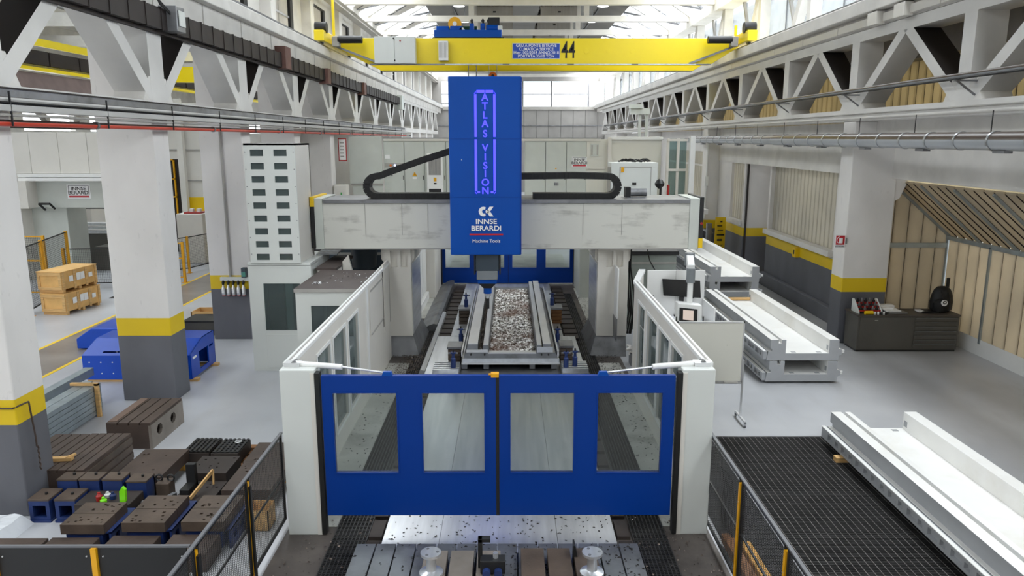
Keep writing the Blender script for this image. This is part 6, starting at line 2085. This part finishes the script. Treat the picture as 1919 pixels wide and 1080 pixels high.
# second milling machine
t = thing('gantry_mill', 'second cream gantry mill with the maker sign in the neighbouring hall', 'machine', (-16, 28, 0))
YN = 28.0
for k in range(5):
    x0 = -18.45 + 1.05 * k
    bx('upper_cover', m_enclw, t, x0, x0 + 1.04, YN - .3, YN + 1.2, 3.95, 5.42, bev=.008)
for k in range(2):
    bx('cover_rail', m_white, t, -17.9, -13.2, YN - .4, YN, 3.68 + .14 * k, 3.8 + .14 * k, bev=.01)
bx('crossbeam', m_cabg, t, -17.9, -13.2, YN, YN + 1.2, 2.68, 3.68, bev=.01)
maker_sign(t, -15.95, YN - .0, 3.28, .86, .52)
bx('column', m_cabg, t, -18.3, -16.6, YN + .2, YN + 1.5, 0, 2.68, bev=.02)
MB().panel(-18.9, -17.5, 2.7, 3.7, YN - .6, YN - .55, [(-18.8, -18.3, 2.78, 3.18), (-18.8, -18.3, 3.26, 3.62)], 'y').build('cab_front', m_enclw, t)
bx('cab_body', m_enclw, t, -18.2, -17.5, YN - .55, YN + .3, 2.7, 3.7)
bx('cab_glass', m_glassw, t, -18.85, -18.25, YN - .5, YN - .48, 2.75, 3.65)
bx('cab_base', m_enclw, t, -18.9, -17.9, YN - .5, YN + .3, 0, 2.68)
MB().tube([(-17.2, YN - .1, 2.6), (-17.3, YN - .3, 2.85), (-16.9, YN - .3, 2.85), (-16.85, YN - .1, 2.65)], .04, 8).build('hose_loop', m_black, t)
t = thing('pale_lathe', 'pale machine housing with a round port behind the second gantry mill', 'machine', (-22, 37.5, 0))
bx('housing', m_enclw, t, -23.2, -20.6, YN + 9, YN + 11, .0, 2.1, bev=.03)
MB().cyl((-22.6, YN + 8.96, 1.7), (-22.6, YN + 9.0, 1.7), .15, 14).build('round_port', m_ink, t)
t = thing('slide_carriage', 'dark machine carriage with bright steel slide rails behind the crates', 'machine', (-16.8, 31.4, 0))
for k in range(3):
    bx('slide_rail', m_steel, t, -18.3, -15.6, YN + 3, YN + 3.4, 1.35 + .16 * k, 1.45 + .16 * k)
bx('slide_body', m_tool, t, -18.2, -15.6, YN + 3.05, YN + 4, 0, 1.3)
bx('dark_skirt', m_tool, t, -16.6, -14.2, YN + 1.8, YN + 2.9, 0, .95)

t = thing('dark_pit_wall', 'long dark low machine base beyond the second gantry mill', 'machine base', (-19.5, 36, 0))
bx('base', m_tool, t, -23.5, -15.8, 34.6, 35.6, 0, 1.0, bev=.02)
bx('ledge', m_concg, t, -23.5, -15.8, 34.5, 35.7, 1.0, 1.06)
for k in range(5):
    bx('guard_post', m_yel, t, -22.6 + 1.4 * k, -22.52 + 1.4 * k, 34.52, 34.6, 1.06, 2.1)
bx('guard_rail', m_black, t, -22.6, -16.9, 34.54, 34.57, 2.04, 2.08)

# yellow guarding in the neighbouring hall
def yfence(label, pts, h, mesh=True, name='yellow_fence'):
    t = thing(name, label, 'fence', (pts[0][0], pts[0][1], 0))
    for (x, y) in pts:
        bx('fence_post', m_yel, t, x - .04, x + .04, y - .04, y + .04, 0, h)
        bx('post_foot', m_yel, t, x - .09, x + .09, y - .09, y + .09, 0, .015)
    for (x0, y0), (x1, y1) in zip(pts, pts[1:]):
        MB().bar((x0, y0, h - .04), (x1, y1, h - .04), .035, .035).build('top_rail', m_yel if mesh else m_black, t)
        MB().bar((x0, y0, .2), (x1, y1, .2), .035, .035).build('bottom_rail', m_yel if mesh else m_black, t)
        if mesh:
            MB().bar((x0, y0, h * .6), (x1, y1, h * .6), .05, .05).build('mid_rail', m_yel, t)
        o = wire_mesh(x0, y0, x1, y1, .2, h - .05, .06, .06, .0025).build('wire_mesh', m_black, t)
        o['kind'] = 'stuff'
    return t
yfence('yellow mesh guard gate in front of the second mill', [(-16.6, 24.5), (-15.25, 24.4)], 2.1, True)
yfence('tall yellow guard posts beside the stacked crates', [(-14.25, 21.8), (-14.6, 23.2), (-15.2, 25.6)], 2.1, False)
yfence('black mesh guard fence with yellow posts behind the crates', [(-15.6, 26.0), (-13.6, 26.2), (-12.75, 26.4)], 1.45, False)
yfence('yellow mesh guard panel beside the plywood crates', [(-13.3, 27.2), (-11.95, 27.2)], 1.5, True)
yfence('black mesh guard fence with yellow posts around the robot tool', [(-13.6, 27.9), (-12.63, 29.2), (-12.2, 30.7)], 1.45, False)
t = thing('white_machine_box', 'white machine housing behind the yellow posts in the neighbouring hall', 'machine box', (-12.9, 31.5, 0))
bx('housing', m_enclw, t, -14.0, -12.9, 31.5, 32.6, 0, 2.1, bev=.03)
bx('red_tray', m_redp, t, -13.7, -13.0, 31.6, 32.3, 2.1, 2.16)
for x in (-13.5, -13.2):
    bx('small_box', m_white, t, x, x + .14, 31.7, 31.9, 2.16, 2.3)
t = thing('robot_tool', 'dark yellow and black robot tool behind the mesh fence', 'robot', (-12.2, 33, 0))
bx('base', m_yelb, t, -12.5, -11.6, 32.6, 33.4, 0, .5, bev=.03)
MB().tube([(-12.2, 33, .5), (-12.5, 32.8, 1.0), (-12.1, 32.7, 1.5), (-11.8, 32.8, 1.9)], .09, 8).build('arm', m_black, t)
bx('cabinet', m_concg, t, -12.5, -11.4, 34, 34.6, 0, 2.4, bev=.02)
t = thing('dark_cabinet_frame', 'tall narrow yellow-framed glass booth in the neighbouring hall', 'booth', (-15.2, 34, 0))
for x in (-15.5, -15.05):
    bx('frame_post', m_yel, t, x, x + .05, 34, 34.1, 0, 4.3)
for z in (2.6, 3.4, 4.25):
    bx('frame_rail', m_yel, t, -15.5, -15.0, 34, 34.1, z, z + .05)
bx('glass', m_bus, t, -15.5, -14.85, 34.1, 34.12, .1, 4.3)

# plywood crates
def crate(label, x0, y0, z0):
    t = thing('plywood_crate', label, 'crate', (x0, y0, z0))
    W, D, Hh = .78, 1.55, .62
    me = MB()
    bd = MB().box(0, W, 0, D, .1, Hh).build('crate_body', m_plywood, t, .006, local=True)
    bd.rotation_euler = (0, 0, 0)
    for b in ((-.02, W + .02, -.025, D + .02, Hh, Hh + .03),):
        MB().box(*b).build('lid', m_plywood, t, .004, local=True)
    for y in (.02, .5, 1.02, 1.45):
        MB().box(W, W + .02, y, y + .09, .06, Hh).build('side_batten', m_wood, t, local=True)
    for z in (.1, Hh - .09):
        MB().box(0, W, -.02, 0, z, z + .09).build('end_batten', m_wood, t, local=True)
    for x in (0, W - .09):
        MB().box(x, x + .09, -.02, 0, .19, Hh - .09).build('end_batten', m_wood, t, local=True)
    for y in (.03, .72, 1.4):
        MB().box(0, W, y, y + .1, 0, .1).build('skid', m_wood, t, local=True)
    for y, h in ((.3, .18), (.62, .22), (.8, .22), (1.15, .14)):
        MB().box(W + .02, W + .024, y, y + .17, .3, .3 + h).build('shipping_label', m_paper, t, local=True)
    t.rotation_euler = (0, 0, R(-8))
    return t
crate('lower plywood crate with paper labels standing in the neighbouring hall', -14.05, 22.05, 0)
crate('upper plywood crate with paper labels stacked on the lower one', -14.12, 22.1, .66)
t = thing('black_bin', 'small black bin at the foot of the yellow guard post', 'bin', (-14.5, 21.8, 0))
MB().lathe((-14.55, 22.0, 0), [(.16, 0), (.19, .5), (.19, .52)], 14).build('bin', m_black, t, smooth=True)
t = thing('floor_cable_ramp', 'dark mat on the floor behind the crates', 'mat', (-13, 25, 0))
bx('mat', m_black, t, -13.3, -12.0, 24.4, 25.9, 0, .012)

# overhead things of the neighbouring hall seen through the girder
t = thing('far_runway', 'crane runway with yellow handrail and dark busbar in the neighbouring hall', 'runway', (-19, 30, 6))
bx('rail_beam', m_conc, t, -19.6, -19.0, 8, 60, 8.0, 8.5)
bx('yellow_band', m_craney, t, -19.0, -18.9, 8, 60, 8.85, 9.15)
for k in range(22):
    bx('busbar_segment', m_bus, t, -18.98, -18.8, 10 + 2.2 * k, 12.1 + 2.2 * k, 8.1, 8.65)
bx('yellow_walkway', m_craney, t, -19.0, -18.7, 8, 60, 7.85, 7.98)
bx('lower_rail', m_bus, t, -19.2, -18.8, 8, 60, 5.6, 5.85)
for k in range(8):
    y = 14 + 5 * k
    MB().bar((-19.1, y, 5.9), (-19.1, y + 1.4, 7.0), .25, .2).build('lattice', m_enclw, t)
    MB().bar((-19.1, y + 2.8, 5.9), (-19.1, y + 1.4, 7.0), .25, .2).build('lattice', m_enclw, t)
t = thing('canvas_sheet', 'brown canvas sheet draped below the yellow runway handrail', 'canvas', (-18.6, 25, 7))
MB().prism([(-18.55, 6.75), (-18.45, 6.75), (-18.75, 7.75), (-18.85, 7.75)], 'y', 12, 39).build('canvas', m_canvas, t)
t = thing('hung_panel', 'cream panel box hanging below the brown canvas', 'panel', (-18.2, 22, 6))
bx('panel', m_cab, t, -18.3, -18.2, 20.3, 22.8, 5.75, 6.75)
bx('yellow_sign', m_yelb, t, -18.3, -18.25, 23.0, 24.0, 6.0, 6.7)
t = thing('cross_crane', 'yellow travelling crane beam high in the neighbouring hall', 'crane', (-14, 40, 8))
bx('girder', m_craney, t, -19, -8.3, 42, 42.6, 8.2, 9.0)
